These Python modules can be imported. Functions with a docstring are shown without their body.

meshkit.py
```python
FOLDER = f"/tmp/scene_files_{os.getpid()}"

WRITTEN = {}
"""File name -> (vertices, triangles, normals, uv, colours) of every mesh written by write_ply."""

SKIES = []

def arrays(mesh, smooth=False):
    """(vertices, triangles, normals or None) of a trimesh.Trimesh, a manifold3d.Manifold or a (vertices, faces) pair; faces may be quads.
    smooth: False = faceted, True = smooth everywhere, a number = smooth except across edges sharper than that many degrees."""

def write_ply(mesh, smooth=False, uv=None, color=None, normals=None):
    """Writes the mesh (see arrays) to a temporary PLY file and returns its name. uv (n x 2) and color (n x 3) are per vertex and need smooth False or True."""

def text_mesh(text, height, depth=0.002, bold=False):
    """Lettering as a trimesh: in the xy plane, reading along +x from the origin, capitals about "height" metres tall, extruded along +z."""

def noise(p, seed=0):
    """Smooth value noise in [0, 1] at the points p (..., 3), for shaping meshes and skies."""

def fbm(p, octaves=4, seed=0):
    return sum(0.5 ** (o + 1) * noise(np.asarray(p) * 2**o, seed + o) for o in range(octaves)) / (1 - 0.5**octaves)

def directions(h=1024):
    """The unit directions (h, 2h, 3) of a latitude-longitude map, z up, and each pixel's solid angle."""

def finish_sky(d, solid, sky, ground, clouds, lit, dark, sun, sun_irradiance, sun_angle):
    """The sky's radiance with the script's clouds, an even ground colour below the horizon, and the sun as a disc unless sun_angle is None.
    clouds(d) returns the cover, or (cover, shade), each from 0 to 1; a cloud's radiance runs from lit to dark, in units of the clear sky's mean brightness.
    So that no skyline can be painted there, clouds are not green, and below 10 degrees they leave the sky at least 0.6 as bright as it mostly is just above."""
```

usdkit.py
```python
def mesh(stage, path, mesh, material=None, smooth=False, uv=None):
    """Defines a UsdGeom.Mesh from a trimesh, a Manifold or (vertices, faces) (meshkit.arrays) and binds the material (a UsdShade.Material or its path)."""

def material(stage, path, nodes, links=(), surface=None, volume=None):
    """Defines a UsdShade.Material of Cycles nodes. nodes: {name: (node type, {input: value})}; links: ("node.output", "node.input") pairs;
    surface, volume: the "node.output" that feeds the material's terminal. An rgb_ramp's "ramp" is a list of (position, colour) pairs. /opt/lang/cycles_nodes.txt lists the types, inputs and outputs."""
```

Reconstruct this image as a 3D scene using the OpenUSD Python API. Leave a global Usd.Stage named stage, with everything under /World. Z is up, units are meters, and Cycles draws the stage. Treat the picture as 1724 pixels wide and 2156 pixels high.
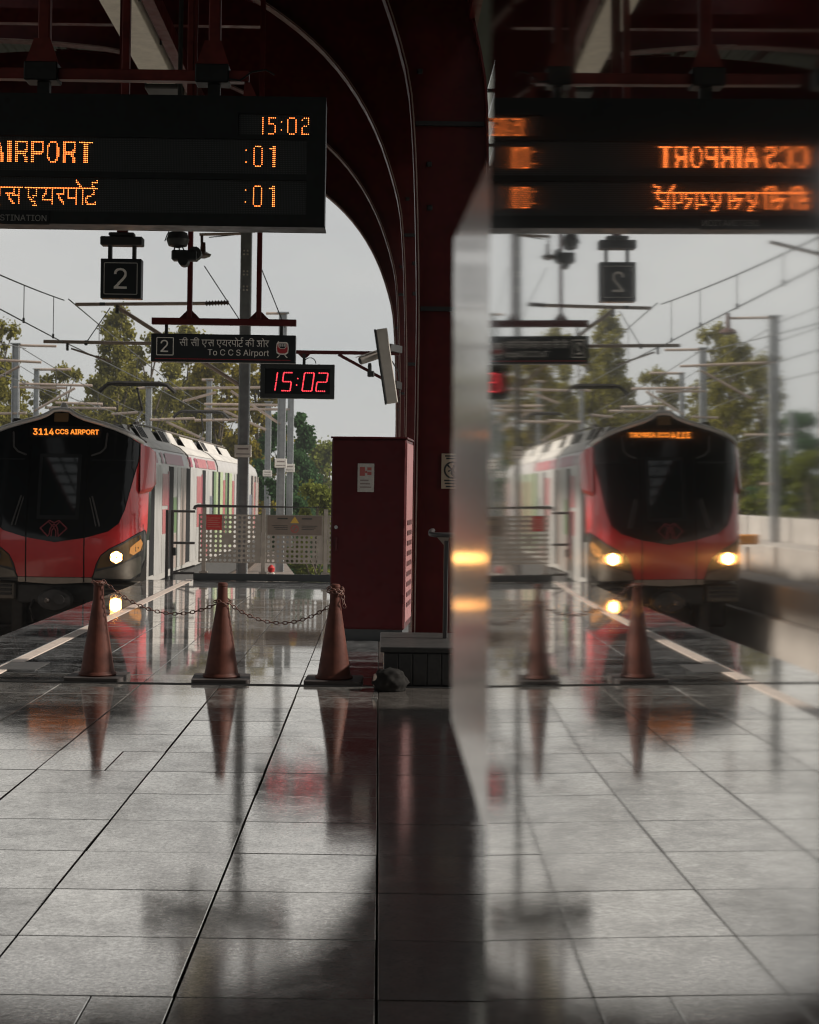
import math, random
import numpy as np, trimesh, usdkit, meshkit
from scipy.spatial import Delaunay
from shapely.geometry import Polygon, LineString, Point, box as sbox
from shapely import affinity
from shapely.ops import unary_union
from pxr import Usd, UsdGeom, UsdLux, UsdShade, Sdf, Gf

random.seed(7); RNG = np.random.default_rng(7)
stage = Usd.Stage.CreateInMemory()
UsdGeom.SetStageUpAxis(stage, 'Z'); UsdGeom.SetStageMetersPerUnit(stage, 1.0)
UsdGeom.Xform.Define(stage, '/World'); UsdGeom.Scope.Define(stage, '/World/Looks')

# ------------------------------------------------------------------ camera, sky, sun
EYE, FPX, ROLL = 1.6, 3250.0, 0.0145           # eye height, focal length in units of 1/1724 of the width, camera roll
VX, VY = 798.0, 1032.0                          # where the platform's direction vanishes
cam = UsdGeom.Camera.Define(stage, '/World/camera')
c, s = math.cos(ROLL), math.sin(ROLL)
cam.AddTransformOp().Set(Gf.Matrix4d(c, 0, s, 0,  -s, 0, c, 0,  0, -1, 0, 0,  0, 0, EYE, 1))
cam.CreateHorizontalApertureAttr(24.0); cam.CreateVerticalApertureAttr(24.0 * 2156 / 1724)
cam.CreateFocalLengthAttr(24.0 * FPX / 1724)
cam.CreateHorizontalApertureOffsetAttr((862 - VX) / 1724 * 24)
cam.CreateVerticalApertureOffsetAttr(-(1078 - VY) / 1724 * 24)
cam.CreateClippingRangeAttr(Gf.Vec2f(0.05, 5000))
cam.CreateFStopAttr(6.0); cam.CreateFocusDistanceAttr(9.5)
cam.CreateExposureAttr(0.0)

SUN_EL, SUN_DIR = math.radians(33), (0.99, 0.04)     # hazy sun to the right
rot = math.atan2(SUN_DIR[0], SUN_DIR[1])
dome = UsdLux.DomeLight.Define(stage, '/World/sky')
skym = usdkit.material(stage, '/World/Looks/overcast_sky', {
    'tc': ('texture_coordinate', {}),
    'sky': ('sky_texture', {'sky_type': 'single_scattering', 'sun_disc': False, 'sun_elevation': SUN_EL, 'sun_rotation': rot}),
    'n': ('noise_texture', {'scale': 2.2, 'detail': 5.0, 'roughness': 0.55}),
    'mp': ('mapping', {'scale': (1.0, 1.0, 2.5)}),
    'r': ('rgb_ramp', {'ramp': [(0.30, (5.2, 5.35, 5.4)), (0.5, (6.1, 6.1, 5.95)), (0.70, (7.2, 7.1, 6.8))]}),
    'm': ('mix', {'fac': 0.93}),
    'b': ('background_shader', {'strength': 0.093})},
    [('tc.generated', 'mp.vector'), ('mp.vector', 'n.vector'), ('n.fac', 'r.fac'), ('sky.color', 'm.color1'), ('r.color', 'm.color2'), ('m.color', 'b.color')], surface='b.background')
UsdShade.MaterialBindingAPI.Apply(dome.GetPrim()).Bind(skym)
dome.GetPrim().SetCustomDataByKey('kind', 'structure')
sun = UsdLux.DistantLight.Define(stage, '/World/sun')
sun.CreateIntensityAttr(1.25); sun.CreateAngleAttr(3.0); sun.CreateColorAttr(Gf.Vec3f(1.0, 0.93, 0.84))
sun.GetPrim().CreateAttribute('inputs:normalize', Sdf.ValueTypeNames.Bool).Set(True)
h = np.array([SUN_DIR[0], SUN_DIR[1]]); h = h / np.linalg.norm(h) * math.cos(SUN_EL)
zax = np.array([h[0], h[1], math.sin(SUN_EL)]); xax = np.cross([0, 0, 1], zax); xax /= np.linalg.norm(xax); yax = np.cross(zax, xax)
sun.AddTransformOp().Set(Gf.Matrix4d(*xax, 0, *yax, 0, *zax, 0, 0, 0, 30, 1))

# ------------------------------------------------------------------ helpers
def W(px, py, d):
    """World point at distance d along the platform that is seen at (px, py) of the 1724 wide picture."""
    dx, dy = px - VX, py - VY
    return np.array([(dx + ROLL * dy) * d / FPX, d, EYE - (dy - ROLL * dx) * d / FPX])

class MB:
    """Collects shapes for one mesh."""
    def __init__(self): self.v, self.f, self.n = [], [], 0
    def add(self, v, f):
        v = np.asarray(v, float); f = np.asarray(f, int)
        if f.shape[1] == 4: f = np.vstack([f[:, [0, 1, 2]], f[:, [0, 2, 3]]])
        self.v.append(v); self.f.append(f + self.n); self.n += len(v); return self
    def tm(self, m): return self.add(m.vertices, m.faces)
    def box(self, c, sz, ch=0.0, R=None):
        c = np.asarray(c, float); hx = np.asarray(sz, float) / 2
        sg = np.array([(x, y, z) for x in (-1, 1) for y in (-1, 1) for z in (-1, 1)], float)
        if ch > 0:
            ch = min(ch, 0.45 * 2 * hx.min())
            pts = np.vstack([sg * (hx - np.array(a) * ch) for a in ((0, 1, 1), (1, 0, 1), (1, 1, 0))])
            m = trimesh.Trimesh(pts, process=False).convex_hull; v, f = np.array(m.vertices), np.array(m.faces)
        else:
            v = sg * hx; f = np.array([[0, 1, 3, 2], [4, 6, 7, 5], [0, 4, 5, 1], [2, 3, 7, 6], [0, 2, 6, 4], [1, 5, 7, 3]])
        if R is not None: v = v @ np.asarray(R).T
        return self.add(v + c, f)
    def b2(self, lo, hi, ch=0.0):
        lo, hi = np.asarray(lo, float), np.asarray(hi, float); return self.box((lo + hi) / 2, np.abs(hi - lo), ch)
    def bar(self, p, q, w, t=None, up=(0, 0, 1), ch=0.0):
        """Rectangular bar from p to q, w wide sideways and t thick along up."""
        p, q = np.asarray(p, float), np.asarray(q, float); t = t or w; a = q - p; L = np.linalg.norm(a); a = a / L
        up = np.asarray(up, float)
        if abs(a @ up) > 0.99: up = np.array([0, 1.0, 0])
        sd = np.cross(a, up); sd /= np.linalg.norm(sd); u = np.cross(sd, a)
        return self.box((p + q) / 2, (L, w, t), ch, np.stack([a, sd, u], 1))
    def tube(self, pts, r, n=8, caps=True):
        pts = np.asarray(pts, float); r = np.broadcast_to(np.asarray(r, float), len(pts))
        tang = np.gradient(pts, axis=0); tang /= np.linalg.norm(tang, axis=1, keepdims=True) + 1e-12
        ref = np.array([0, 0, 1.0]) if abs(tang[0][2]) < 0.9 else np.array([1.0, 0, 0])
        a = np.linspace(0, 2 * np.pi, n, endpoint=False); V = []
        for p, t, rr in zip(pts, tang, r):
            u = np.cross(t, ref); u /= np.linalg.norm(u) + 1e-12; w = np.cross(t, u)
            V.append(p + rr * (np.cos(a)[:, None] * u + np.sin(a)[:, None] * w))
        V = np.vstack(V); F = []
        for i in range(len(pts) - 1):
            for j in range(n): F.append((i * n + j, i * n + (j + 1) % n, (i + 1) * n + (j + 1) % n, (i + 1) * n + j))
        F = np.array(F); F = np.vstack([F[:, [0, 1, 2]], F[:, [0, 2, 3]]])
        if caps:
            m = len(V); V = np.vstack([V, pts[0], pts[-1]]); e = (len(pts) - 1) * n
            F = np.vstack([F, [(m, (j + 1) % n, j) for j in range(n)], [(m + 1, e + j, e + (j + 1) % n) for j in range(n)]])
        return self.add(V, F[:, ::-1])
    def lathe(self, prof, c=(0, 0, 0), n=24):
        """prof: (radius, z) from bottom to top."""
        prof = np.asarray(prof, float); a = np.linspace(0, 2 * np.pi, n, endpoint=False)
        V = np.vstack([np.stack([r * np.cos(a), r * np.sin(a), np.full(n, z)], 1) for r, z in prof]) + np.asarray(c, float)
        F = [(i * n + j, i * n + (j + 1) % n, (i + 1) * n + (j + 1) % n, (i + 1) * n + j) for i in range(len(prof) - 1) for j in range(n)]
        return self.add(V, F)
    def poly(self, g, y, depth, xz0=(0, 0), R=None):
        """Shapely shape drawn in the plane facing the camera (x right, z up), front face at y, depth going back."""
        for p in getattr(g, 'geoms', [g]):
            if p.is_empty or p.area < 1e-10: continue
            m = trimesh.creation.extrude_polygon(p, depth, engine='earcut'); v = np.array(m.vertices)
            v = np.stack([v[:, 0] + xz0[0], v[:, 2], v[:, 1] + xz0[1]], 1)
            f = np.array(m.faces)[:, ::-1]
            v[:, 1] += y
            self.add(v, f)
        return self
    def xf(self, R=None, t=None):
        for i in range(len(self.v)):
            if R is not None: self.v[i] = self.v[i] @ np.asarray(R).T
            if t is not None: self.v[i] = self.v[i] + np.asarray(t)
        return self
    def arr(self): return np.vstack(self.v), np.vstack(self.f)

def rz(deg):
    a = math.radians(deg); return np.array([[math.cos(a), -math.sin(a), 0], [math.sin(a), math.cos(a), 0], [0, 0, 1]])

used = {}
def numbered(parent, name):
    k = (parent, name); n = used.get(k, 0); used[k] = n + 1
    return name if n == 0 else f'{name}_{n:03d}'
def meta(p, label=None, cat=None, group=None, kind=None):
    for k, v in (('label', label), ('category', cat), ('group', group), ('kind', kind)):
        if v: p.SetCustomDataByKey(k, v)
    return p
def thing(name, label=None, cat=None, loc=(0, 0, 0), rotz=0, group=None, kind=None):
    x = UsdGeom.Xform.Define(stage, '/World/' + numbered('/World', name))
    x.AddTranslateOp().Set(Gf.Vec3d(*map(float, loc)))
    if rotz: x.AddRotateZOp().Set(float(rotz))
    return meta(x.GetPrim(), label, cat, group, kind)
def obj(name, m, mat, parent=None, smooth=35, label=None, cat=None, group=None, kind=None):
    pp = str(parent.GetPath()) if parent is not None else '/World'
    if isinstance(m, MB): m = m.arr()
    p = usdkit.mesh(stage, pp + '/' + numbered(pp, name), m, '/World/Looks/' + mat, smooth=smooth).GetPrim()
    return meta(p, label, cat, group, kind)
def rel(parent_loc, mb): return mb.xf(t=-np.asarray(parent_loc, float))
def dup(root, loc, rotz=0, label=None, group=None, kind=None):
    was = root.GetCustomData()
    r = thing(root.GetName().rsplit('_0', 1)[0] if root.GetName()[-3:].isdigit() else root.GetName(), label or was.get('label'), was.get('category'), loc, rotz, group or was.get('group'), kind)
    r.GetReferences().AddInternalReference(root.GetPath()); r.SetInstanceable(True)
    return r

# ------------------------------------------------------------------ materials
def mat(name, col, rough=0.5, metal=0.0, noise=0.0, nscale=6.0, bump=0.0, bscale=40.0, spec=0.5, rnoise=0.0, coat=0.0, rand=0.0, stretch=(1, 1, 1)):
    """Plain surface with an uneven tone (noise), uneven gloss (rnoise), fine relief (bump) and a tone per object (rand)."""
    N = {'p': ('principled_bsdf', {'base_color': col, 'roughness': rough, 'metallic': metal, 'specular_ior_level': spec, 'coat_weight': coat, 'coat_roughness': 0.05}),
         'g': ('geometry', {}), 'mp': ('mapping', {'scale': stretch})}
    L = [('g.position', 'mp.vector')]; src = None
    if noise or rand:
        lo = tuple(x * (1 - noise) for x in col); hi = tuple(min(1, x * (1 + noise)) for x in col)
        N['n'] = ('noise_texture', {'scale': nscale, 'detail': 6.0, 'roughness': 0.65}); N['r'] = ('rgb_ramp', {'ramp': [(0.3, lo), (0.7, hi)]})
        L += [('mp.vector', 'n.vector'), ('n.fac', 'r.fac')]; src = 'r.color'
        if rand:
            N['oi'] = ('object_info', {}); N['mr'] = ('map_range', {'from_min': 0.0, 'from_max': 1.0, 'to_min': 1 - rand, 'to_max': 1 + rand})
            N['mm'] = ('vector_math', {'math_type': 'scale'})
            L += [('oi.random', 'mr.value'), ('r.color', 'mm.vector1'), ('mr.result', 'mm.scale')]; src = 'mm.vector'
        L.append((src, 'p.base_color'))
    if rnoise:
        N['n2'] = ('noise_texture', {'scale': nscale * 2.3, 'detail': 4.0}); N['m2'] = ('map_range', {'from_min': 0.3, 'from_max': 0.7, 'to_min': max(0.02, rough - rnoise), 'to_max': rough + rnoise})
        L += [('mp.vector', 'n2.vector'), ('n2.fac', 'm2.value'), ('m2.result', 'p.roughness')]
    if bump:
        N['n3'] = ('noise_texture', {'scale': bscale, 'detail': 4.0}); N['b'] = ('bump', {'strength': 1.0, 'distance': bump})
        L += [('mp.vector', 'n3.vector'), ('n3.fac', 'b.height'), ('b.normal', 'p.normal')]
    return usdkit.material(stage, '/World/Looks/' + name, N, L, surface='p.BSDF')

def emit(name, col, strength):
    usdkit.material(stage, '/World/Looks/' + name, {'p': ('principled_bsdf', {'base_color': (0.02, 0.02, 0.02), 'emission_color': col, 'emission_strength': strength})}, [], surface='p.BSDF')

mat('red_steel', (0.085, 0.007, 0.007), 0.42, spec=0.3, noise=0.25, nscale=3, bump=0.0006, bscale=60, rnoise=0.1)
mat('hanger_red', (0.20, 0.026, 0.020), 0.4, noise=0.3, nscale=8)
mat('red_cabinet_paint', (0.055, 0.0045, 0.006), 0.38, spec=0.22, noise=0.2, nscale=4, rnoise=0.1)
mat('side_galv', (0.26, 0.10, 0.10), 0.4, noise=0.15)  # pale pink: light on the cabinet's right side put into the colour
mat('rim_steel', (0.42, 0.30, 0.26), 0.35, metal=0.5, noise=0.2)
mat('dark_bracket', (0.02, 0.02, 0.02), 0.5, noise=0.3)
mat('black_casing', (0.010, 0.012, 0.012), 0.42, noise=0.2, rnoise=0.08)
mat('black_sign_face', (0.010, 0.012, 0.014), 0.3, noise=0.15)
mat('pole_steel', (0.33, 0.34, 0.35), 0.5, metal=0.3, noise=0.18, nscale=5)
mat('tube_steel', (0.46, 0.36, 0.30), 0.45, metal=0.3, noise=0.2, nscale=3)
mat('wire_steel', (0.07, 0.07, 0.07), 0.5)
mat('insulator', (0.07, 0.035, 0.025), 0.3, noise=0.2)
mat('plate_white', (0.74, 0.68, 0.62), 0.5, noise=0.12)
mat('plate_ink', (0.20, 0.15, 0.14), 0.6)
mat('sign_white', (0.85, 0.79, 0.73), 0.5)
mat('sign_grey', (0.5, 0.47, 0.44), 0.5)
mat('sign_red', (0.42, 0.02, 0.03), 0.5)
mat('notice_red', (0.50, 0.03, 0.03), 0.5, noise=0.1)
mat('notice_yellow', (0.62, 0.38, 0.06), 0.5)
mat('notice_tan', (0.20, 0.155, 0.125), 0.4, metal=0.2, noise=0.12)
mat('sticker_tan', (0.46, 0.36, 0.26), 0.5, noise=0.15)
mat('sticker_grey', (0.40, 0.38, 0.35), 0.5, noise=0.15, nscale=30)
mat('sticker_red', (0.33, 0.08, 0.07), 0.5)
mat('ink', (0.025, 0.025, 0.025), 0.5)
mat('fence_steel', (0.36, 0.31, 0.265), 0.42, metal=0.15, noise=0.15, rnoise=0.1)
mat('rail_dark', (0.09, 0.085, 0.085), 0.35, metal=0.6)
mat('kick_board', (0.03, 0.034, 0.036), 0.45, noise=0.2)
mat('cone_rubber', (0.085, 0.027, 0.018), 0.6, spec=0.22, noise=0.3, nscale=9, bump=0.001, bscale=50)
mat('cone_base', (0.035, 0.028, 0.026), 0.6, noise=0.3, nscale=12)
mat('chain_plastic', (0.13, 0.055, 0.04), 0.4, noise=0.3, nscale=20)
mat('concrete', (0.34, 0.31, 0.28), 0.8, noise=0.22, nscale=1.3, bump=0.004, bscale=15)
mat('concrete_pale', (0.38, 0.35, 0.32), 0.8, noise=0.2, nscale=0.9, bump=0.004, bscale=12)
mat('track_slab', (0.17, 0.14, 0.12), 0.85, noise=0.3, nscale=1.5, bump=0.006, bscale=12)
mat('rail_metal', (0.30, 0.24, 0.20), 0.35, metal=0.8, noise=0.2)
mat('grout', (0.05, 0.048, 0.046), 0.8, noise=0.3, nscale=20)
mat('white_line', (0.62, 0.52, 0.45), 0.35, noise=0.25, nscale=18)
mat('roof_sheet', (0.045, 0.046, 0.043), 0.6, noise=0.25, nscale=1.0)
mat('trough_white', (0.78, 0.72, 0.64), 0.5, noise=0.12)
mat('brushed_steel', (0.5, 0.5, 0.5), 0.25, metal=1.0)
mat('ground_green', (0.07, 0.085, 0.04), 0.9, noise=0.4, nscale=0.15)
mat('speaker_grey', (0.42, 0.38, 0.34), 0.5, noise=0.1)
mat('orange_box', (0.62, 0.24, 0.03), 0.5, noise=0.1)
# train
mat('train_red', (0.46, 0.026, 0.028), 0.22, noise=0.06, nscale=2, coat=0.5)
mat('train_black', (0.008, 0.009, 0.010), 0.22, noise=0.1, spec=0.35)
mat('train_glass', (0.004, 0.005, 0.006), 0.08, spec=0.22)
mat('train_silver', (0.62, 0.60, 0.58), 0.35, metal=0.35, noise=0.08)
mat('train_white', (0.44, 0.415, 0.395), 0.3, noise=0.10, nscale=2.5)
mat('train_roof', (0.50, 0.47, 0.43), 0.5, noise=0.22, nscale=3, stretch=(1, 0.3, 1))
mat('train_gear', (0.045, 0.042, 0.04), 0.6, noise=0.35, nscale=5)
mat('train_gear_pale', (0.14, 0.115, 0.10), 0.6, noise=0.25, nscale=6)
mat('train_skirt', (0.16, 0.14, 0.115), 0.35, metal=0.4, noise=0.2)
mat('wrap_red', (0.38, 0.11, 0.115), 0.35, noise=0.25, nscale=4)
mat('wrap_maroon', (0.27, 0.03, 0.06), 0.35, noise=0.12)
mat('wrap_green', (0.12, 0.19, 0.08), 0.35, noise=0.25, nscale=3)
mat('wrap_lime', (0.36, 0.42, 0.24), 0.35, noise=0.2, nscale=3)
mat('wrap_brown', (0.33, 0.26, 0.23), 0.35, noise=0.3, nscale=4, stretch=(1, 1, 0.4))
mat('wrap_pale', (0.39, 0.375, 0.36), 0.35, noise=0.25, nscale=5, stretch=(1, 1, 0.35))
mat('wrap_blue', (0.16, 0.16, 0.19), 0.35)
mat('cab_pane', (0.004, 0.006, 0.007), 0.03, spec=0.42)
mat('lip_tan', (0.30, 0.24, 0.19), 0.5, noise=0.15)
mat('bundle_cloth', (0.016, 0.015, 0.014), 0.9, noise=0.4, nscale=14, spec=0.1)
mat('joint_rubber', (0.012, 0.012, 0.012), 0.85, noise=0.3, spec=0.1)  # black for the shadow line painted along the floor joint
mat('emblem_red', (0.16, 0.012, 0.018), 0.4)
mat('door_dark', (0.012, 0.012, 0.013), 0.7, spec=0.2)
mat('lamp_lens', (0.14, 0.085, 0.04), 0.12, spec=0.5)
emit('led_amber', (1.0, 0.21, 0.04), 4.4)
emit('led_red', (1.0, 0.05, 0.07), 2.4)
emit('train_led', (1.0, 0.27, 0.03), 1.5)
emit('headlamp', (1.0, 0.45, 0.12), 42.0)
emit('drl_amber', (1.0, 0.40, 0.08), 0.55)
emit('reflector_glow', (1.0, 0.36, 0.06), 0.9)  # weak orange emission standing in for the headlamp's halo
emit('cab_lamp', (1.0, 0.75, 0.5), 0.5)

# polished steel wall: a sharp lobe and a faint wide one
usdkit.material(stage, '/World/Looks/polished_wall', {
    'g': ('geometry', {}), 'sx': ('separate_xyz', {}),
    'mr': ('map_range', {'range_type': 'smoothstep', 'from_min': 0.42, 'from_max': 1.0, 'to_min': 0.022, 'to_max': 0.05, 'clamp': True}),
    'mr2': ('map_range', {'range_type': 'smoothstep', 'from_min': 0.34, 'from_max': 0.26, 'to_min': 0.0, 'to_max': 0.016, 'clamp': True}), 'ad': ('math', {'math_type': 'add'}),
    'a': ('glossy_bsdf', {'color': (0.98, 0.975, 0.96), 'distribution': 'multi_ggx', 'roughness': 0.03}),
    'b': ('glossy_bsdf', {'color': (0.95, 0.93, 0.91), 'distribution': 'multi_ggx', 'roughness': 0.11}),
    'm': ('mix_closure', {'fac': 0.07})},
    [('g.position', 'sx.vector'), ('sx.y', 'mr.value'), ('mr.result', 'ad.value1'), ('sx.y', 'mr2.value'), ('mr2.result', 'ad.value2'), ('ad.value', 'a.roughness'), ('a.BSDF', 'm.closure1'), ('b.BSDF', 'm.closure2')], surface='m.closure')

usdkit.material(stage, '/World/Looks/worn_tab', {
    'a': ('glossy_bsdf', {'color': (0.97, 0.95, 0.93), 'distribution': 'multi_ggx', 'roughness': 0.11}),
    'b': ('glossy_bsdf', {'color': (0.95, 0.93, 0.91), 'distribution': 'multi_ggx', 'roughness': 0.30}), 'm': ('mix_closure', {'fac': 0.3})},
    [('a.BSDF', 'm.closure1'), ('b.BSDF', 'm.closure2')], surface='m.closure')
# granite tiles: speckle, worn gloss, a tone of their own
def granite(name, col, rough, rn, film=(0.22, 0.80), grain=0.0003):
    usdkit.material(stage, '/World/Looks/' + name, {
        'g': ('geometry', {}), 'oi': ('object_info', {}),
        'off': ('vector_math', {'math_type': 'scale', 'scale': 37.0, 'vector1': (1.0, 1.0, 1.0)}),
        'add': ('vector_math', {'math_type': 'add'}),
        'sp': ('noise_texture', {'scale': 48.0, 'detail': 5.0, 'roughness': 0.85}),
        'spr': ('rgb_ramp', {'ramp': [(0.34, tuple(x * 0.3 for x in col)), (0.47, col), (0.62, tuple(min(1, x * 1.6) for x in col))]}),
        'cl': ('noise_texture', {'scale': 3.2, 'detail': 6.0, 'roughness': 0.65, 'distortion': 0.8}),
        'clr': ('map_range', {'from_min': 0.28, 'from_max': 0.72, 'to_min': 0.55, 'to_max': 1.3}),
        'tone': ('map_range', {'from_min': 0.0, 'from_max': 1.0, 'to_min': 0.75, 'to_max': 1.2}),
        'mu': ('math', {'math_type': 'multiply'}),
        'sc': ('vector_math', {'math_type': 'scale'}),
        'rn': ('noise_texture', {'scale': 5.0, 'detail': 7.0, 'roughness': 0.7}),
        'rr': ('map_range', {'from_min': 0.3, 'from_max': 0.72, 'to_min': rough - rn, 'to_max': rough + rn, 'clamp': True}),
        'bn': ('noise_texture', {'scale': 70.0, 'detail': 4.0, 'roughness': 0.65}), 'bp': ('bump', {'strength': 1.0, 'distance': grain}),
        'lw': ('layer_weight', {'blend': 0.5}), 'fm': ('map_range', {'from_min': 0.5, 'from_max': 0.88, 'to_min': film[0], 'to_max': film[1], 'clamp': True}),
        'wr': ('map_range', {'from_min': 0.3, 'from_max': 0.7, 'to_min': 0.70, 'to_max': 1.16}), 'fw': ('math', {'math_type': 'multiply', 'use_clamp': True}), 'gr': ('map_range', {'from_min': 0.36, 'from_max': 0.62, 'to_min': 0.68, 'to_max': 1.2}), 'ftone': ('map_range', {'from_min': 0.0, 'from_max': 1.0, 'to_min': 0.84, 'to_max': 1.08}), 'ft': ('math', {'math_type': 'multiply', 'use_clamp': True}), 'fg': ('math', {'math_type': 'multiply', 'use_clamp': True}),
        'gl': ('glossy_bsdf', {'color': (1.0, 0.955, 0.90), 'distribution': 'multi_ggx'}), 'mx': ('mix_closure', {}),
        'p': ('principled_bsdf', {'ior': 1.5, 'roughness': 0.5})},
        [('oi.random', 'off.scale'), ('g.position', 'add.vector1'), ('off.vector', 'add.vector2'),
         ('add.vector', 'sp.vector'), ('sp.fac', 'spr.fac'), ('add.vector', 'cl.vector'), ('cl.fac', 'clr.value'), ('oi.random', 'tone.value'),
         ('clr.result', 'mu.value1'), ('tone.result', 'mu.value2'), ('spr.color', 'sc.vector1'), ('mu.value', 'sc.scale'), ('sc.vector', 'p.base_color'),
         ('add.vector', 'rn.vector'), ('rn.fac', 'rr.value'), ('rr.result', 'gl.roughness'),
         ('g.position', 'bn.vector'), ('bn.fac', 'bp.height'), ('bp.normal', 'p.normal'), ('bp.normal', 'gl.normal'),
         ('lw.facing', 'fm.value'), ('rn.fac', 'wr.value'), ('fm.result', 'fw.value1'), ('wr.result', 'fw.value2'), ('fw.value', 'ft.value1'), ('ftone.result', 'ft.value2'), ('oi.random', 'ftone.value'), ('ft.value', 'fg.value1'), ('sp.fac', 'gr.value'), ('gr.result', 'fg.value2'), ('fg.value', 'mx.fac'),
         ('p.BSDF', 'mx.closure1'), ('gl.BSDF', 'mx.closure2')], surface='mx.closure')
granite('granite_tile', (0.36, 0.345, 0.325), 0.065, 0.045, film=(0.38, 1.0), grain=0.00014)
granite('granite_polished', (0.26, 0.265, 0.27), 0.04, 0.022, film=(0.36, 0.97), grain=0.00004)
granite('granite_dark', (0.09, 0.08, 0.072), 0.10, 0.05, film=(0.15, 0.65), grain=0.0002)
granite('granite_black', (0.012, 0.012, 0.012), 0.45, 0.05, film=(0.01, 0.10))

# foliage
def leafmat(name, a, b):
    usdkit.material(stage, '/World/Looks/' + name, {
        'g': ('geometry', {}), 'r': ('rgb_ramp', {'ramp': [(0.0, a), (1.0, b)]}),
        'd': ('diffuse_bsdf', {}), 't': ('translucent_bsdf', {}), 'm': ('mix_closure', {'fac': 0.35})},
        [('g.random_per_island', 'r.fac'), ('r.color', 'd.color'), ('r.color', 't.color'), ('d.BSDF', 'm.closure1'), ('t.BSDF', 'm.closure2')], surface='m.closure')
leafmat('leaf_olive', (0.21, 0.19, 0.04), (0.50, 0.42, 0.115))
leafmat('leaf_green', (0.055, 0.11, 0.045), (0.18, 0.24, 0.085))
leafmat('leaf_gold', (0.23, 0.185, 0.025), (0.48, 0.37, 0.06))
leafmat('leaf_lime', (0.17, 0.19, 0.04), (0.38, 0.36, 0.09))
mat('bark', (0.09, 0.07, 0.05), 0.9, noise=0.3)

# ================================================================== SETTING
# ground far below the viaduct
g = MB(); N = 40; xs = np.linspace(-900, 900, N); ys = np.linspace(-300, 2200, N); X, Y = np.meshgrid(xs, ys)
Z = -8 + 2.5 * (meshkit.fbm(np.stack([X / 160, Y / 160, 0 * X], -1), 3, 4) - 0.5)
V = np.stack([X, Y, Z], -1).reshape(-1, 3); idx = np.arange(N * N).reshape(N, N)
g.add(V, np.stack([idx[:-1, :-1], idx[:-1, 1:], idx[1:, 1:], idx[1:, :-1]], -1).reshape(-1, 4))
obj('ground', g, 'ground_green', kind='structure', smooth=True)

# viaduct deck with the two tracks
EDGE = -3.98                                        # platform edge
deck = MB()
P = Polygon([(-13.2, -25), (6.5, -25), (6.5, 26.9), (-1.2, 26.9), (-2.6, 50), (-6, 85), (-12, 120), (-30, 160), (-42, 160), (-24, 110), (-15.5, 70), (-13.2, 45)])
m = trimesh.creation.extrude_polygon(P, 0.6, engine='earcut'); m.apply_translation((0, 0, -1.9)); deck.tm(m)
obj('viaduct_deck', deck, 'track_slab', kind='structure', smooth=False)
def curve(x0, y):                                   # the line bends left beyond the platform
    return x0 - 0.0016 * max(0.0, y - 48) ** 2
for cx, nm in ((-5.45, 'near'), (-9.75, 'far')):
    for sx in (-0.75, 0.75):
        yy = np.concatenate([np.linspace(-20, 48, 8), np.linspace(52, 110, 16)])
        t = MB()
        for a, b in zip(yy[:-1], yy[1:]):
            p, q = np.array([curve(cx + sx, a), a, -1.12]), np.array([curve(cx + sx, b), b, -1.12])
            t.bar(p, q, 0.07, 0.14); t.bar(p - [0, 0, 0.06], q - [0, 0, 0.06], 0.15, 0.02)
            t.bar(p - [0, 0, 0.13], q - [0, 0, 0.13], 0.5, 0.10)
        obj('track_rail', t, 'rail_metal', kind='structure')
mid = thing('middle_wall', kind='structure')
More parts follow.
